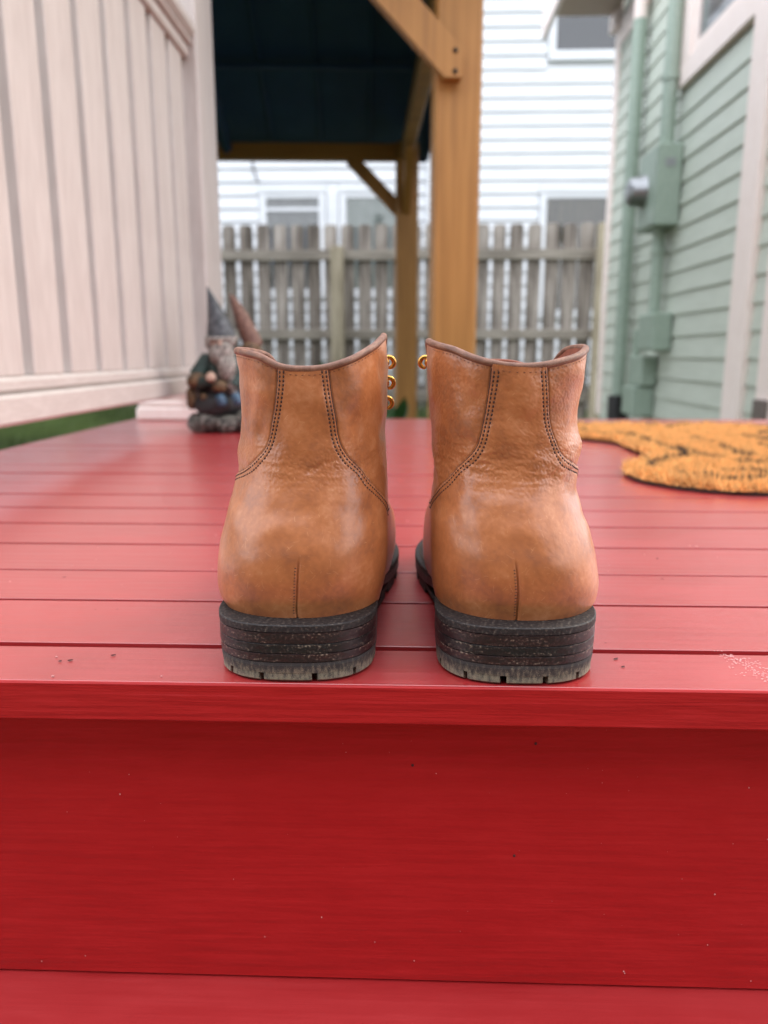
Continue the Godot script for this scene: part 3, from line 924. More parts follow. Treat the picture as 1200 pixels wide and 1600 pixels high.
func make_gnome() -> void:
	var root := base("gnome_statue", Vector3(-.408, 0, -1.665))
	tag(root, "painted garden gnome statue with grey pointed hat and white beard on a rocky foot", "statue")
	var nz := noise(91, .02, 3)
	var rock := tri_mat(Color.WHITE, .9, ramp(gray(92, 256, 256, .03, 4), [[.3, s(40, 37, 34)], [.7, s(132, 128, 120)]]), Vector3(9, 9, 9), T.fine, .3)
	var coat := tri_mat(Color.WHITE, .6, ramp(gray(93, 256, 256, .03, 4), [[.3, s(22, 38, 34)], [.7, s(44, 64, 57)]]), Vector3(12, 12, 12), T.fine, .1)
	var hatm := tri_mat(Color.WHITE, .6, ramp(gray(94, 256, 256, .02, 4), [[.3, s(48, 50, 54)], [.7, s(84, 86, 90)]]), Vector3(10, 10, 10), T.fine, .1)
	var beardm := tri_mat(Color.WHITE, .75, ramp(gray(95, 256, 256, .04, 4), [[.3, s(96, 88, 82)], [.7, s(172, 164, 156)]]), Vector3(16, 7, 16), T.streak_v, .2)
	var orange := tri_mat(Color.WHITE, .7, ramp(gray(96, 256, 256, .03, 4), [[.3, s(92, 64, 54)], [.7, s(128, 94, 80)]]), Vector3(12, 12, 12), T.fine, .1)
	var brown := tri_mat(Color.WHITE, .7, ramp(gray(97, 256, 256, .03, 4), [[.3, s(62, 44, 28)], [.7, s(116, 88, 56)]]), Vector3(12, 12, 12), T.fine, .1)
	var black := mat(s(32, 30, 32), .6)
	var skin := mat(s(170, 138, 120), .6)
	var blue := mat(s(58, 84, 106), .5)
	var e := .001375
	var q := func(px, py, z): return Vector3((px - 338) * e, (678 - py) * e, z)
	var b := MB.new()
	for a in [[300, 664, .01, .024, .020], [322, 662, .02, .030, .021], [348, 664, .022, .030, .019], [374, 662, .008, .028, .022], [335, 664, -.03, .05, .022], [310, 662, -.03, .035, .022], [365, 662, -.03, .035, .022]]:
		b.lump(q.call(a[0], a[1], a[2]), Vector3(a[3], a[4], a[3]), .008, nz)
	part("rocky_foot", b, rock, root)
	b = MB.new(); b.lump(q.call(338, 618, -.01), Vector3(.052, .062, .044), .008, nz)
	b.lump(q.call(330, 634, .018), Vector3(.045, .030, .03), .006, nz)
	part("trousers", b, black, root)
	b = MB.new(); b.lump(q.call(336, 588, -.012), Vector3(.045, .052, .036), .006, nz)
	b.tube([q.call(322, 562, .004), q.call(306, 588, .016), q.call(312, 604, .030), q.call(328, 597, .044)], [.016, .018, .016, .012], 12)
	b.tube([q.call(356, 565, .002), q.call(372, 590, .014), q.call(362, 606, .034)], [.016, .017, .012], 12)
	part("coat", b, coat, root)
	b = MB.new(); b.lump(q.call(332, 592, .048), Vector3(.011, .011, .010), .002, nz)
	for k in 4: b.tube([q.call(328 + k * 3, 588 + k, .054), q.call(329 + k * 3, 596, .058)], .003, 6)
	part("hand", b, skin, root)
	b = MB.new(); b.lump(q.call(340, 541, .006), Vector3(.022, .02, .02), .002, nz); b.lump(q.call(345, 541, .027), Vector3(.006, .006, .007), 0, null, Transform3D.IDENTITY, 12)
	part("face", b, skin, root)
	b = MB.new()
	b.lump(q.call(346, 558, .020), Vector3(.026, .026, .018), .007, nz)
	b.lump(q.call(355, 578, .026), Vector3(.022, .030, .016), .007, nz, Transform3D.IDENTITY)
	b.lump(q.call(362, 602, .028), Vector3(.012, .024, .011), .005, nz)
	b.lump(q.call(328, 541, .004), Vector3(.014, .016, .018), .005, nz); b.lump(q.call(356, 538, .002), Vector3(.014, .014, .018), .005, nz)
	part("beard", b, beardm, root)
	b = MB.new()
	b.tube([q.call(342, 534, -.004), q.call(340, 521, -.005), q.call(336, 503, -.006), q.call(331, 485, -.006), q.call(326, 467, -.006), q.call(323, 456, -.006)], [.0315, .0285, .021, .0135, .006, .0012], 24)
	part("hat", b, hatm, root)
	b = MB.new(); var ring := []
	for k in 25: ring.append(q.call(342, 533, -.004) + Vector3(cos(TAU * k / 24.0) * .031, sin(TAU * k / 24.0) * -.003, sin(TAU * k / 24.0) * .031))
	b.tube(ring, .0048, 8)
	part("hat_brim", b, beardm, root)
	# the red toadstool-like cap leaning behind, and small painted things in the lap
	b = MB.new()
	b.tube([q.call(388, 546, -.03), q.call(381, 528, -.032), q.call(371, 505, -.034), q.call(360, 480, -.035), q.call(353, 466, -.035)], [.021, .0205, .017, .010, .003], 18)
	part("red_hat", b, orange, root)
	b = MB.new(); b.lump(q.call(383, 549, -.022), Vector3(.024, .016, .022), .006, nz); b.lump(q.call(392, 575, -.03), Vector3(.022, .04, .02), .006, nz)
	part("small_figure", b, brown, root)
	b = MB.new(); b.lump(q.call(305, 597, .030), Vector3(.020, .016, .018), .005, nz); b.lump(q.call(343, 606, .044), Vector3(.016, .012, .012), .004, nz)
	part("bundle", b, brown, root)
	b = MB.new(); b.lump(q.call(296, 626, .022), Vector3(.013, .024, .016), .005, nz); b.lump(q.call(318, 622, .04), Vector3(.008, .008, .008), .002, nz)
	part("log", b, brown, root)
	for a in [[346, 626], [370, 624]]:
		b = MB.new(); b.lathe([Vector2(0, .012), Vector2(.007, .012), Vector2(.010, .004), Vector2(.011, -.008), Vector2(.007, -.014), Vector2(0, -.014)], 14, Transform3D(Basis(Vector3(0, 0, 1), .4), q.call(a[0], a[1], .046)))
		part("blue_pot", b, blue, root)

# ------------------------------------------------------------------ gazebo
func make_gazebo() -> void:
	var root := base("gazebo", Vector3(.066, -.41, -2.4), deg_to_rad(3.5))
	tag(root, "stained timber gazebo with knee braces under a dark metal roof", "gazebo")
	var up := .41
	var pw := .136
	var zr := -2.55
	var xl := -3.2
	var bt := 1.318 + up
	for c in [Vector2(0, 0), Vector2(0, zr), Vector2(xl, 0), Vector2(xl, zr)]:
		boxpart("post", Vector3(c.x, 0, c.y - pw), Vector3(c.x + pw, bt + .10, c.y), M.cedar_v, root, .009)
	# beams round the top
	boxpart("beam", Vector3(xl + pw, bt, zr - .10), Vector3(0, bt + .095, zr - .035), M.cedar_h, root, .006)
	boxpart("beam", Vector3(xl + pw, bt, -.10), Vector3(0, bt + .095, -.035), M.cedar_h, root, .006)
	for x in [.03, xl + .03]:
		boxpart("beam", Vector3(x, bt, zr), Vector3(x + .065, bt + .095, -pw), M.cedar_h, root, .006)
	# knee braces: [post side, along x or z]
	var brace := func(a: Vector3, d: Vector3, n: Vector3, wd: float, cut: float):
		# slanting board from a on the post, climbing at 45 degrees along d, thick along n
		var b := MB.new()
		var L := .25 if cut > 0 else .30
		var poly := [a + Vector3.UP * 0, a + d * 0 + Vector3.UP * wd, a + d * (L) + Vector3.UP * (wd + L), a + d * (L) + Vector3.UP * L]
		if cut > 0: poly = [a - d * cut, a - d * cut + Vector3.UP * wd, a + d * L + Vector3.UP * (wd + L + cut), a + d * (L + wd + cut - .024) + Vector3.UP * (wd + L + cut), a - d * .024]
		var m := Vector3.ZERO
		for p in poly: m += p / poly.size()
		var t := n * .045
		for i in poly.size():
			var p: Vector3 = poly[i]
			var q: Vector3 = poly[(i + 1) % poly.size()]
			b.quad(p, q, q + t, p + t, (p + q) / 2 - m)
		for i in range(1, poly.size() - 1):
			b.tri(poly[0], poly[i], poly[i + 1], -n); b.tri(poly[0] + t, poly[i] + t, poly[i + 1] + t, n)
		return part("knee_brace", b, M.cedar_v, root)
	# front brace lies on the face of the post and is bolted through
	var fb: MeshInstance3D = brace.call(Vector3(.0, .926 + up, .002), Vector3(-1, 0, 0), Vector3(0, 0, 1), .076, .071)
	for y in [.941, .994]:
		var bo := MB.new(); bo.lathe([Vector2(0, .004), Vector2(.006, .003), Vector2(.0075, 0)], 12, Transform3D(Basis(Vector3.RIGHT, PI / 2), Vector3(.052, y + up, .047)))
		part("bolt", bo, M.bolt, fb)
	brace.call(Vector3(0, 1.0 + up, zr - .09), Vector3(-1, 0, 0), Vector3(0, 0, 1), .11, 0.0)
	brace.call(Vector3(.04, 1.0 + up, zr), Vector3(0, 0, 1), Vector3(1, 0, 0), .11, 0.0)
	brace.call(Vector3(.04, 1.0 + up, -pw), Vector3(0, 0, -1), Vector3(1, 0, 0), .11, 0.0)
	# hip roof: four slopes of thin metal with ribs and purlins below
	var e := bt + .10
	var x0 := xl - .22
	var x1 := pw + .065
	var z0 := .24
	var z1 := zr - pw - .22
	var half := (z0 - z1) / 2
	var rise := half * tan(deg_to_rad(24))
	var rl := Vector3(x0 + half, e + rise, (z0 + z1) / 2)
	var rr := Vector3(x1 - .22, e + rise, (z0 + z1) / 2)
	var A := Vector3(x0, e, z1); var B2 := Vector3(x1, e, z1); var C := Vector3(x1, e, z0); var D := Vector3(x0, e, z0)
	for sl in [[A, B2, rr, rl], [B2, C, rr], [C, D, rl, rr], [D, A, rl]]:
		var b := MB.new()
		var t := Vector3(0, .02, 0)
		var n: int = sl.size()
		for i in range(1, n - 1):
			b.tri(sl[0], sl[i], sl[i + 1], Vector3.DOWN); b.tri(sl[0] + t, sl[i] + t, sl[i + 1] + t, Vector3.UP)
		b.quad(sl[0], sl[1], sl[1] + t, sl[0] + t, sl[0] + sl[1] - (rl + rr))
		part("roof_slope", b, M.roof_metal, root)
	var dir := Vector3(0, rise, half).normalized()      # up the rear slope
	var k := x0 + .22
	while k < x1 - .1:
		var run := minf(half, minf(k - x0, (x1 - k) * half / .22))
		var a := Vector3(k, e - .012, z1)
		var bb := MB.new(); bb.tube([a + dir * .05, a + dir * (run / cos(deg_to_rad(24)))], .011, 6)
		part("roof_rib", bb, M.roof_metal, root)
		k += .305
	for f in [.46, .8]:
		var h: float = e + rise * f - .035
		var z: float = z1 + half * f
		boxpart("purlin", Vector3(x0 + half * f, h - .025, z - .02), Vector3(x1 - .22 * f - .03, h, z + .02), M.roof_metal, root, .003)
	var ra := Vector3(-1.02, e - .05, z1 + .3)
	var rb := MB.new(); rb.tube([ra, ra + dir * 1.5], .035, 4)
	part("rafter", rb, M.roof_metal, root)
	for hp in [[A, rl], [B2, rr], [C, rr], [D, rl]]:
		var hb := MB.new(); hb.tube([hp[0] + Vector3(0, -.02, 0), hp[1] + Vector3(0, -.02, 0)], .028, 4)
		part("hip_rafter", hb, M.roof_metal, root)
	boxpart("fascia", Vector3(x0, e - .04, z1 - .012), Vector3(x1, e + .022, z1 - .001), M.roof_metal, root, .002)
	boxpart("fascia", Vector3(x0, e - .04, z0 + .001), Vector3(x1, e + .022, z0 + .012), M.roof_metal, root, .002)
	boxpart("fascia", Vector3(x1 + .001, e - .04, z1), Vector3(x1 + .012, e + .022, z0), M.roof_metal, root, .002)

# ------------------------------------------------------------------ fence
func make_fence() -> void:
	var root := base("wooden_fence", Vector3(0, -.41, -6.8))
	tag(root, "weathered grey board fence with gaps between dog-eared pickets", "fence")
	var up := .41
	var x := -4.6
	var i := 0
	while x < 1.58:
		var w := .113 + rng.randf_range(-.005, .005)
		var top := 1.236 + up + rng.randf_range(-.004, .004)
		var b := MB.new()
		var c := .022
		b.prism([Vector2(x, .03), Vector2(x + w, .03), Vector2(x + w, top - c), Vector2(x + w - c, top), Vector2(x + c, top), Vector2(x, top - c)], 2, -.02, 0)
		part("picket", b, M["fence%d" % (rng.randi() % 4)], root)
		x += w + [.029, .031, .034, .031, .030][i % 5] + rng.randf_range(-.004, .004)
		i += 1
	for y in [.945, .292, -.24]:
		var xa := -4.6
		for xb in [-3.05, -.62, 1.585]:
			boxpart("rail", Vector3(xa, y + up, .001), Vector3(xb - .002, y + .085 + up, .038), M.fence_rail, root, .004)
			xa = xb
	for px in [-3.09, -.672, 1.54]:
		var b := MB.new()
		b.box(Vector3(px, 0, .039), Vector3(px + .108, (1.05 if px < 1 else 1.22) + up, .13), .006)
		part("post", b, M.fence_post, root)

# ------------------------------------------------------------------ houses
func lap(parent: Node, m: Material, along: int, y0: float, y1: float, a: float, b: float, face: float, out: float) -> void:
	# one course of lapped siding; along 0 = runs in x and faces +z, along 2 = runs in z and faces -x
	if b - a < .01: return
	var key := "lap %d %.3f %.3f %.3f" % [along, b - a, y1 - y0, out]
	if not cache.has(key):
		var q := MB.new()
		var h := y1 - y0
		if along == 0: q.prism([Vector2(.004, 0), Vector2(0, out), Vector2(.005, out + .001), Vector2(h + .010, .003), Vector2(h + .010, 0)], 0, 0, b - a)
		else: q.prism([Vector2(0, 0), Vector2(-out, 0), Vector2(-out - .001, .006), Vector2(-.004, h + .012), Vector2(0, h + .012)], 2, 0, b - a)
		cache[key] = q.mesh()
	put("siding_board", cache[key], m, parent, Vector3(a, y0, face) if along == 0 else Vector3(face, y0, a))
func courses(parent: Node, m: Material, along: int, yb: float, yt: float, step: float, a: float, b: float, face: float, out: float, holes: Array) -> void:
	var y := yb
	while y < yt:
		var cuts := []
		for h in holes:
			if h[3] > y + .01 and h[2] < y + step - .01: cuts.append([h[0], h[1]])
		cuts.sort_custom(func(p, q): return p[0] < q[0])
		var x := a
		for c in cuts:
			lap(parent, m, along, y, y + step, x, c[0], face, out)
			x = c[1]
		lap(parent, m, along, y, y + step, x, b, face, out)
		y += step
func window(parent: Node, x0: float, x1: float, y0: float, y1: float, z: float, behind: Material, slats: bool, meeting: float, fm: Material) -> void:
	# window facing +z: casing round the opening, sash, pane and what hangs behind it
	var w := put("window", null, fm, parent)
	var b := MB.new(); b.box(Vector3(x0, y0 - .09, z), Vector3(x1, y0, z + .05), .004); w.mesh = b.mesh()
	boxpart("casing", Vector3(x0, y0 + .001, z), Vector3(x0 + .07, y1, z + .035), fm, w)
	boxpart("casing", Vector3(x1 - .07, y0 + .001, z), Vector3(x1, y1, z + .035), fm, w)
	boxpart("casing", Vector3(x0 - .01, y1 + .001, z), Vector3(x1 + .01, y1 + .085, z + .04), fm, w)
	boxpart("sash", Vector3(x0 + .071, y1 - .05, z), Vector3(x1 - .071, y1, z + .028), fm, w)
	if meeting > 0: boxpart("sash", Vector3(x0 + .071, meeting, z), Vector3(x1 - .071, meeting + .035, z + .026), fm, w)
	boxpart("pane", Vector3(x0 + .071, y0 + .001, z + .016), Vector3(x1 - .071, y1 - .051, z + .020), M.glass, w, 0.0)
	if slats:
		var q := MB.new()
		var y := y0 + .01
		while y < y1 - .06:
			q.prism([Vector2(y, .001), Vector2(y + .004, .008), Vector2(y + .024, .003), Vector2(y + .024, .001)], 0, x0 + .075, x1 - .075)
			y += .025
		var o := put("blind", q.mesh(), behind, w); o.position.z = z + .003
		o.set_meta("kind", "stuff")
	else:
		boxpart("interior", Vector3(x0 + .072, y0 + .001, z + .0015), Vector3(x1 - .072, y1 - .051, z + .006), behind, w, 0.0)  # sheet colour carries the unlit room and the reflected fence

func make_white_house() -> void:
	var Z := -8.3
	var root := base("white_house", Vector3(0, -.41, Z))
	tag(root, "neighbouring house in white lapped siding behind the fence", "house")
	var u := .41
	var holes := [[-1.56, -.86, .74 + u, 1.86 + u], [-.74, -.05, .74 + u, 1.86 + u], [1.29, 2.25, .53 + u, 1.85 + u], [1.32, 2.40, 2.97 + u, 4.4 + u]]
	boxpart("wall", Vector3(-7, 0, -.2), Vector3(6, 6.0, -.002), M.white, root)
	boxpart("foundation", Vector3(-7.01, -.05, -.05), Vector3(6.01, .25, .004), M.concrete, root)
	courses(root, M.white, 0, .26, 5.9, .1272, -7, 6, 0, .024, holes)
	window(root, -1.55, -.87, .83 + u, 1.775 + u, .0, M.blind_gray, true, 1.60 + u, M.white)
	window(root, -.73, -.06, .83 + u, 1.775 + u, .0, M.blind, true, 0, M.white)
	window(root, 1.30, 2.24, .62 + u, 1.76 + u, .0, M.fence_in_glass, false, 0, M.white)
	window(root, 1.33, 2.39, 3.06 + u, 4.3 + u, .0, M.room_dark, false, 0, M.white)
	boxpart("window_mullion", Vector3(-.86, .83 + u, 0), Vector3(-.74, 1.775 + u, .03), M.white, root)
	boxpart("downspout", Vector3(.155, .1, .02), Vector3(.222, 5.8, .075), M.white, root, .006)
	for x in [.62, 1.05, -.4, -2.2]:
		boxpart("siding_joint", Vector3(x, 1.9 + u, .004), Vector3(x + .003, 2.15 + u, .0155), M.white, root, 0.0)
	var cb := MB.new(); cb.tube([Vector3(-1.62, 2.35 + u, .03), Vector3(-1.60, 2.0 + u, .03), Vector3(-1.55, 1.87 + u, .05)], .008, 6)
	part("cable", cb, M.black_plastic, root)
	boxpart("corner_board", Vector3(6.0, 0, -.2), Vector3(6.1, 6, .03), M.white, root)
	boxpart("roof", Vector3(-7.3, 6.0, -3), Vector3(6.4, 6.15, .5), M.roof_metal, root)

func make_sky_blocker() -> void:
	# unseen blocker added behind the camera to keep low sky off step-facing sides
	var root := base("sky_blocker", Vector3(0, -.41, 3.1))
	tag(root, "unseen dark grey block added behind the camera to cut low sky light", "sky_blocker")
	boxpart("wall", Vector3(-4.5, 0, 0), Vector3(3.6, 3.4, .2), mat(s(64, 60, 58), .8), root)
	boxpart("blocker_panel", Vector3(-1.6, .02, -.03), Vector3(1.2, 2.2, -.001), mat(s(78, 74, 72), .7), root)
	boxpart("roof", Vector3(-4.8, 3.4, -.4), Vector3(3.9, 3.55, 3), M.roof_metal, root)

func make_green_house() -> void:
	var X := 1.36
	var root := base("green_house", Vector3(X, -.41, 0))
	tag(root, "sage green clapboard house wall with cream trim beside the porch", "house")
	var u := .41
	var zf := -5.60
	var holes := [[-4.22, -2.75, 1.47 + u, 2.75 + u], [-5.6, .6, 2.11 + u, 2.26 + u]]
	boxpart("wall", Vector3(.002, 0, zf), Vector3(.25, 4.2, -2.6), M.green, root)
	boxpart("foundation", Vector3(-.004, -.05, zf + .01), Vector3(.2, .12, -2.6), M.concrete, root)
	courses(root, M.green, 2, .13, 4.1, .1068, zf + .1, -2.6, 0, .013, [[-4.22, -2.75, 1.47 + u, 2.75 + u], [-3.34, -3.17, 0, 5], [-3.02, -2.84, 0, 5]])
	boxpart("corner_board", Vector3(-.022, .16, zf - .02), Vector3(.001, 4.1, zf + .098), M.trim, root, .003)
	boxpart("corner_board", Vector3(.002, .16, zf - .022), Vector3(.12, 4.1, zf - .001), M.trim, root, .003)
	boxpart("frieze_board", Vector3(-.027, 2.11 + u, zf + .1), Vector3(-.0165, 2.26 + u, -4.23), M.trim, root, .002)
	boxpart("pilaster", Vector3(-.037, .02, -3.338), Vector3(.001, 4.1, -3.172), M.trim, root, .003)
	boxpart("pilaster", Vector3(-.037, .02, -3.018), Vector3(.001, 4.1, -2.842), M.trim, root, .003)
	boxpart("outlet_cover", Vector3(-.06, .30, -2.985), Vector3(-.0375, .41, -2.90), mat(s(112, 102, 96), .5), root, .004)
	# window with a curtain, facing the porch
	var win := boxpart("window", Vector3(-.036, 1.455 + u, -4.22), Vector3(0, 1.565 + u, -2.75), M.trim, root)
	boxpart("casing", Vector3(-.034, 1.566 + u, -4.22), Vector3(0, 2.75 + u, -4.08), M.trim, root)
	boxpart("casing", Vector3(-.034, 1.566 + u, -2.89), Vector3(0, 2.75 + u, -2.75), M.trim, root)
	boxpart("casing", Vector3(-.035, 2.6 + u, -4.079), Vector3(0, 2.75 + u, -2.891), M.trim, root)
	boxpart("sash", Vector3(-.022, 1.566 + u, -4.079), Vector3(0, 2.599 + u, -4.03), M.trim, root)
	boxpart("sash", Vector3(-.022, 1.566 + u, -4.029), Vector3(0, 1.61 + u, -2.891), M.trim, root)
	boxpart("pane", Vector3(-.012, 1.611 + u, -4.029), Vector3(-.008, 2.599 + u, -2.891), M.glass, root, 0.0)
	var cr := []
	for r in 2:
		var row := PackedVector3Array()
		for k in 121:
			row.append(Vector3(-.0035 + .0025 * sin(k * .9) + .001 * sin(k * .37), lerpf(1.70, 2.60, r) + u, lerpf(-4.028, -2.9, k / 120.0)))
		cr.append(row)
	var cb := MB.new(); cb.grid(cr)
	part("curtain", cb, M.curtain, root)
	boxpart("meeting_rail", Vector3(-.0065, 1.612 + u, -4.028), Vector3(-.003, 1.69 + u, -2.9), M.curtain, root, 0.0)
	# eave reaching out past the far corner
	boxpart("eave_soffit", Vector3(-.47, 2.335 + u, -5.62), Vector3(-.028, 2.37 + u, -4.9), M.soffit, root)
	boxpart("eave_fascia", Vector3(-.505, 2.20 + u, -5.62), Vector3(-.475, 2.48 + u, -4.9), M.trim, root)
	boxpart("eave_bracket", Vector3(-.06, 2.23 + u, -5.65), Vector3(-.025, 2.334 + u, -5.50), M.trim, root)
	# downspout, round and painted with the wall, into a dark drain
	var ds := MB.new(); ds.tube([Vector3(-.07, .33, -4.86), Vector3(-.07, 2.02 + u, -4.86)], .038, 14)
	part("downspout", ds, M.green_plain, root)
	ds = MB.new(); ds.tube([Vector3(-.07, 2.021 + u, -4.86), Vector3(-.07, 4.0, -4.86)], .038, 14)
	part("downspout_top", ds, M.trim, root)
	ds = MB.new(); ds.tube([Vector3(-.07, 0, -4.86), Vector3(-.07, .325, -4.86)], .058, 16)
	part("drain_collar", ds, M.black_plastic, root)
	# electric service: conduit, meter box with a glass meter, boxes below
	var meter := base("electric_meter", Vector3(X, -.41, -4.2))
	tag(meter, "green painted electric meter box with glass dial and conduits on the clapboard wall", "meter")
	var c := MB.new(); c.tube([Vector3(-.072, 1.195 + u, -.02), Vector3(-.072, 4.0, -.02)], .036, 14)
	part("conduit", c, M.green_plain, meter)
	c = MB.new(); c.tube([Vector3(-.072, 1.50 + u, -.02), Vector3(-.072, 1.53 + u, -.02)], .043, 14)
	part("clamp", c, M.green_plain, meter)
	boxpart("box", Vector3(-.135, .805 + u, -.24), Vector3(-.016, 1.19 + u, .08), M.green_plain, meter, .006)
	boxpart("cover", Vector3(-.139, .82 + u, -.225), Vector3(-.1352, 1.175 + u, .065), M.green_plain, meter, .0015)
	boxpart("label_plate", Vector3(-.10, 1.08 + u, .0802), Vector3(-.05, 1.12 + u, .0815), M.steel, meter, .0004)
	c = MB.new(); c.lathe([Vector2(0, .095), Vector2(.035, .093), Vector2(.062, .083), Vector2(.072, .065), Vector2(.075, .02), Vector2(.082, .018), Vector2(.084, 0)], 24, Transform3D(Basis(Vector3(0, 0, 1), PI / 2), Vector3(-.136, 1.0 + u, -.13)))
	part("glass_meter", c, M.steel, meter)
	c = MB.new(); c.tube([Vector3(-.065, .37 + u, -.06), Vector3(-.065, .804 + u, -.06)], .030, 14)
	part("conduit", c, M.green_plain, meter)
	c = MB.new(); c.tube([Vector3(-.065, .68 + u, -.06), Vector3(-.065, .70 + u, -.06)], .037, 14)
	part("clamp", c, M.green_plain, meter)
	boxpart("junction_box", Vector3(-.115, .185 + u, -.15), Vector3(-.016, .375 + u, .10), M.green_plain, meter, .006)
	boxpart("cover", Vector3(-.119, .195 + u, -.14), Vector3(-.1152, .365 + u, .09), M.green_plain, meter, .0015)
	c = MB.new(); c.tube([Vector3(-.06, .05 + u, -.36), Vector3(-.06, .30 + u, -.36)], .02, 10)
	part("pipe", c, M.green_plain, meter)
	boxpart("junction_box", Vector3(-.10, -.005 + u, -.36), Vector3(-.016, .155 + u, -.10), M.green_plain, meter, .006)
	boxpart("junction_box", Vector3(-.13, -.17 + u, -.34), Vector3(-.016, -.01 + u, -.12), M.green_plain, meter, .006)

# ------------------------------------------------------------------ garden
func make_garden() -> void:
	var g := MB.new()
	g.quad(Vector3(-150, 0, -150), Vector3(150, 0, -150), Vector3(150, 0, 150), Vector3(-150, 0, 150), Vector3.UP)
	var gr := part("ground", g, M.ground, null, Vector3(0, -.4105, 0))
	tag(gr, "lawn ground round the porch and under the fence", "ground", "", "structure")
	var b := MB.new()
	for k in 3:
		var a := TAU * k / 3.0
		var w := Vector3(cos(a), 0, sin(a)) * .0035
		var o := Vector3(-sin(a), 0, cos(a)) * .012
		b.tri(-w + o * .3, w + o * .3, o * 2.2 + Vector3(0, .075, 0), Vector3(-sin(a), .3, cos(a)))
	var mm := MultiMesh.new()
	mm.transform_format = MultiMesh.TRANSFORM_3D; mm.use_colors = true; mm.mesh = b.mesh()
	var xs := []; var cs := []
	var nz := noise(61, .8, 3)
	for i in 60000:
		var p := Vector3(rng.randf_range(-5.2, -.85), 0, rng.randf_range(-6.75, -1.2)) if i < 52000 else Vector3(rng.randf_range(-1.0, 1.3), 0, rng.randf_range(-6.75, -2.1))
		var near_fence := smoothstep(-6.0, -6.65, p.z)
		var sc := rng.randf_range(.6, 1.3) + near_fence * 1.7 * rng.randf()
		var v := .75 + .5 * (nz.get_noise_2d(p.x, p.z) + .5) + rng.randf_range(-.15, .15)
		xs.append(Transform3D(Basis(Vector3.UP, rng.randf() * TAU).scaled(Vector3(sc, sc * rng.randf_range(.7, 1.2), sc)), p))
		cs.append(Color(.10 * v, .155 * v, .038 * v).lerp(Color(.22, .22, .09), maxf(0, rng.randf() - .75)))
	mm.instance_count = xs.size()
	for i in xs.size():
		mm.set_instance_transform(i, xs[i]); mm.set_instance_color(i, cs[i])
	var o := MultiMeshInstance3D.new()
	o.name = "lawn_grass"; o.multimesh = mm; o.material_override = M.grass; o.position = Vector3(0, -.41, 0)
	add_child(o)
	tag(o, "green lawn grass growing beside the porch and along the fence", "grass", "", "stuff")
	# broad-leaved plants at the foot of the fence
	var spots := [[-.62, -6.2, .62, "broad leaved green plant growing at the fence post"], [-.12, -4.45, .40, "broad leaved green plant growing in front of the gazebo's rear post"], [-.35, -5.6, .40, "low broad leaved green plant between fence and gazebo"]]
	for sp in spots:
		var pl := base("hosta_plant", Vector3(sp[0], -.41, sp[1]))
		tag(pl, sp[3], "plant", "plants by the fence")
		for k in 26:
			var a := rng.randf() * TAU
			var el := rng.randf_range(.35, 1.35)
			var L: float = sp[2] * rng.randf_range(.75, 1.1)
			var d := Vector3(cos(a) * cos(el), sin(el), sin(a) * cos(el))
			var side := Vector3(-sin(a), 0, cos(a))
			var rows := []
			for i in 9:
				var t := i / 8.0
				var c := d * L * t + Vector3(0, -.35 * L * t * t * cos(el), 0)
				var w := (.004 if t < .45 else .055 * sin(PI * (t - .45) / .55 * .93 + .12)) * L / .5
				rows.append(PackedVector3Array([c - side * w, c + Vector3(0, -.012 * sin(PI * t), 0), c + side * w]))
			var lb := MB.new(); lb.grid(rows)
			part("leaf", lb, M.leaf, pl)

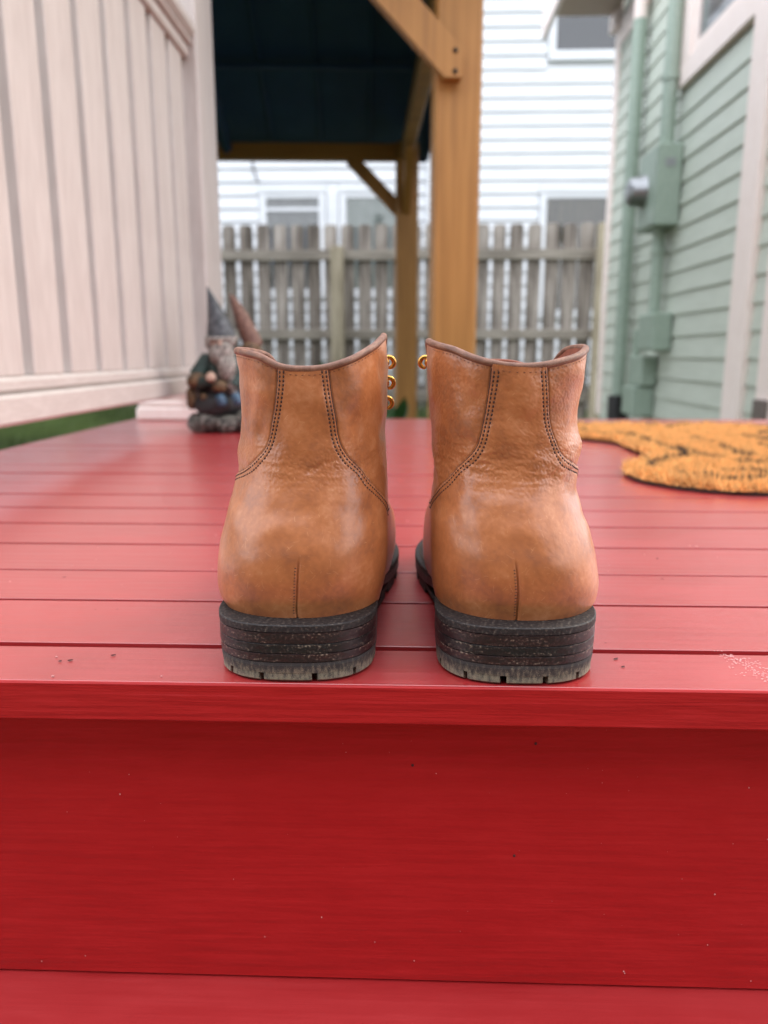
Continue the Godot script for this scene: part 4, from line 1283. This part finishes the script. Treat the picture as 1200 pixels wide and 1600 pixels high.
# ------------------------------------------------------------------ scene
func _ready() -> void:
	rng.seed = 20240
	# camera: phone lens held low in front of the step
	var cam := Camera3D.new()
	cam.name = "camera"
	cam.position = Vector3(0, .165, 0)
	cam.rotation_degrees = Vector3(-11.6, 1.9, 0)
	cam.near = 0.02; cam.far = 400.0
	var at := CameraAttributesPhysical.new()
	at.frustum_focal_length = 18.0
	at.exposure_aperture = 4.7
	at.frustum_focus_distance = 0.41
	at.frustum_near = 0.02; at.frustum_far = 400.0
	cam.attributes = at
	cam.fov = 67.4
	add_child(cam)
	cam.current = true
	# overcast sky
	var env := Environment.new()
	env.background_mode = Environment.BG_SKY
	var sky := Sky.new()
	var sm := ProceduralSkyMaterial.new()
	sm.sky_top_color = Color(0.83, 0.845, 0.88)
	sm.sky_horizon_color = Color(0.88, 0.885, 0.895)
	sm.ground_horizon_color = Color(0.42, 0.44, 0.40)
	sm.ground_bottom_color = Color(0.22, 0.22, 0.18)
	sm.sky_energy_multiplier = 1.0
	sky.sky_material = sm
	env.sky = sky
	env.tonemap_mode = Environment.TONE_MAPPER_LINEAR
	env.tonemap_exposure = 4.7
	env.sdfgi_enabled = true; env.ssao_enabled = true; env.ssil_enabled = true
	var we := WorldEnvironment.new()
	we.name = "world_environment"; we.environment = env
	add_child(we)
	var sun := DirectionalLight3D.new()
	sun.name = "sun"
	sun.light_energy = 0.16; sun.light_angular_distance = 25.0
	sun.light_color = Color(1, .97, .92)
	sun.shadow_enabled = true
	sun.rotation_degrees = Vector3(-46, 112, 0)
	add_child(sun)
	crease.noise_type = FastNoiseLite.TYPE_SIMPLEX_SMOOTH; crease.frequency = .09; crease.fractal_octaves = 3
	crease.fractal_type = FastNoiseLite.FRACTAL_RIDGED
	crumple.noise_type = FastNoiseLite.TYPE_SIMPLEX_SMOOTH; crumple.frequency = .45; crumple.fractal_octaves = 2
	bulge.noise_type = FastNoiseLite.TYPE_SIMPLEX_SMOOTH; bulge.frequency = .03; bulge.fractal_octaves = 2
	make_materials()
	make_porch()
	make_white_house()
	make_sky_blocker()
	make_green_house()
	make_fence()
	make_gazebo()
	make_garden()
	make_boot(BOOT[0], "tan leather boot with three brass hooks showing and a smooth shaft")
	make_boot(BOOT[1], "tan leather boot with one brass hook showing and a finely wrinkled shaft")
	make_mat()
	make_gnome()
	print("built ", Time.get_ticks_msec())
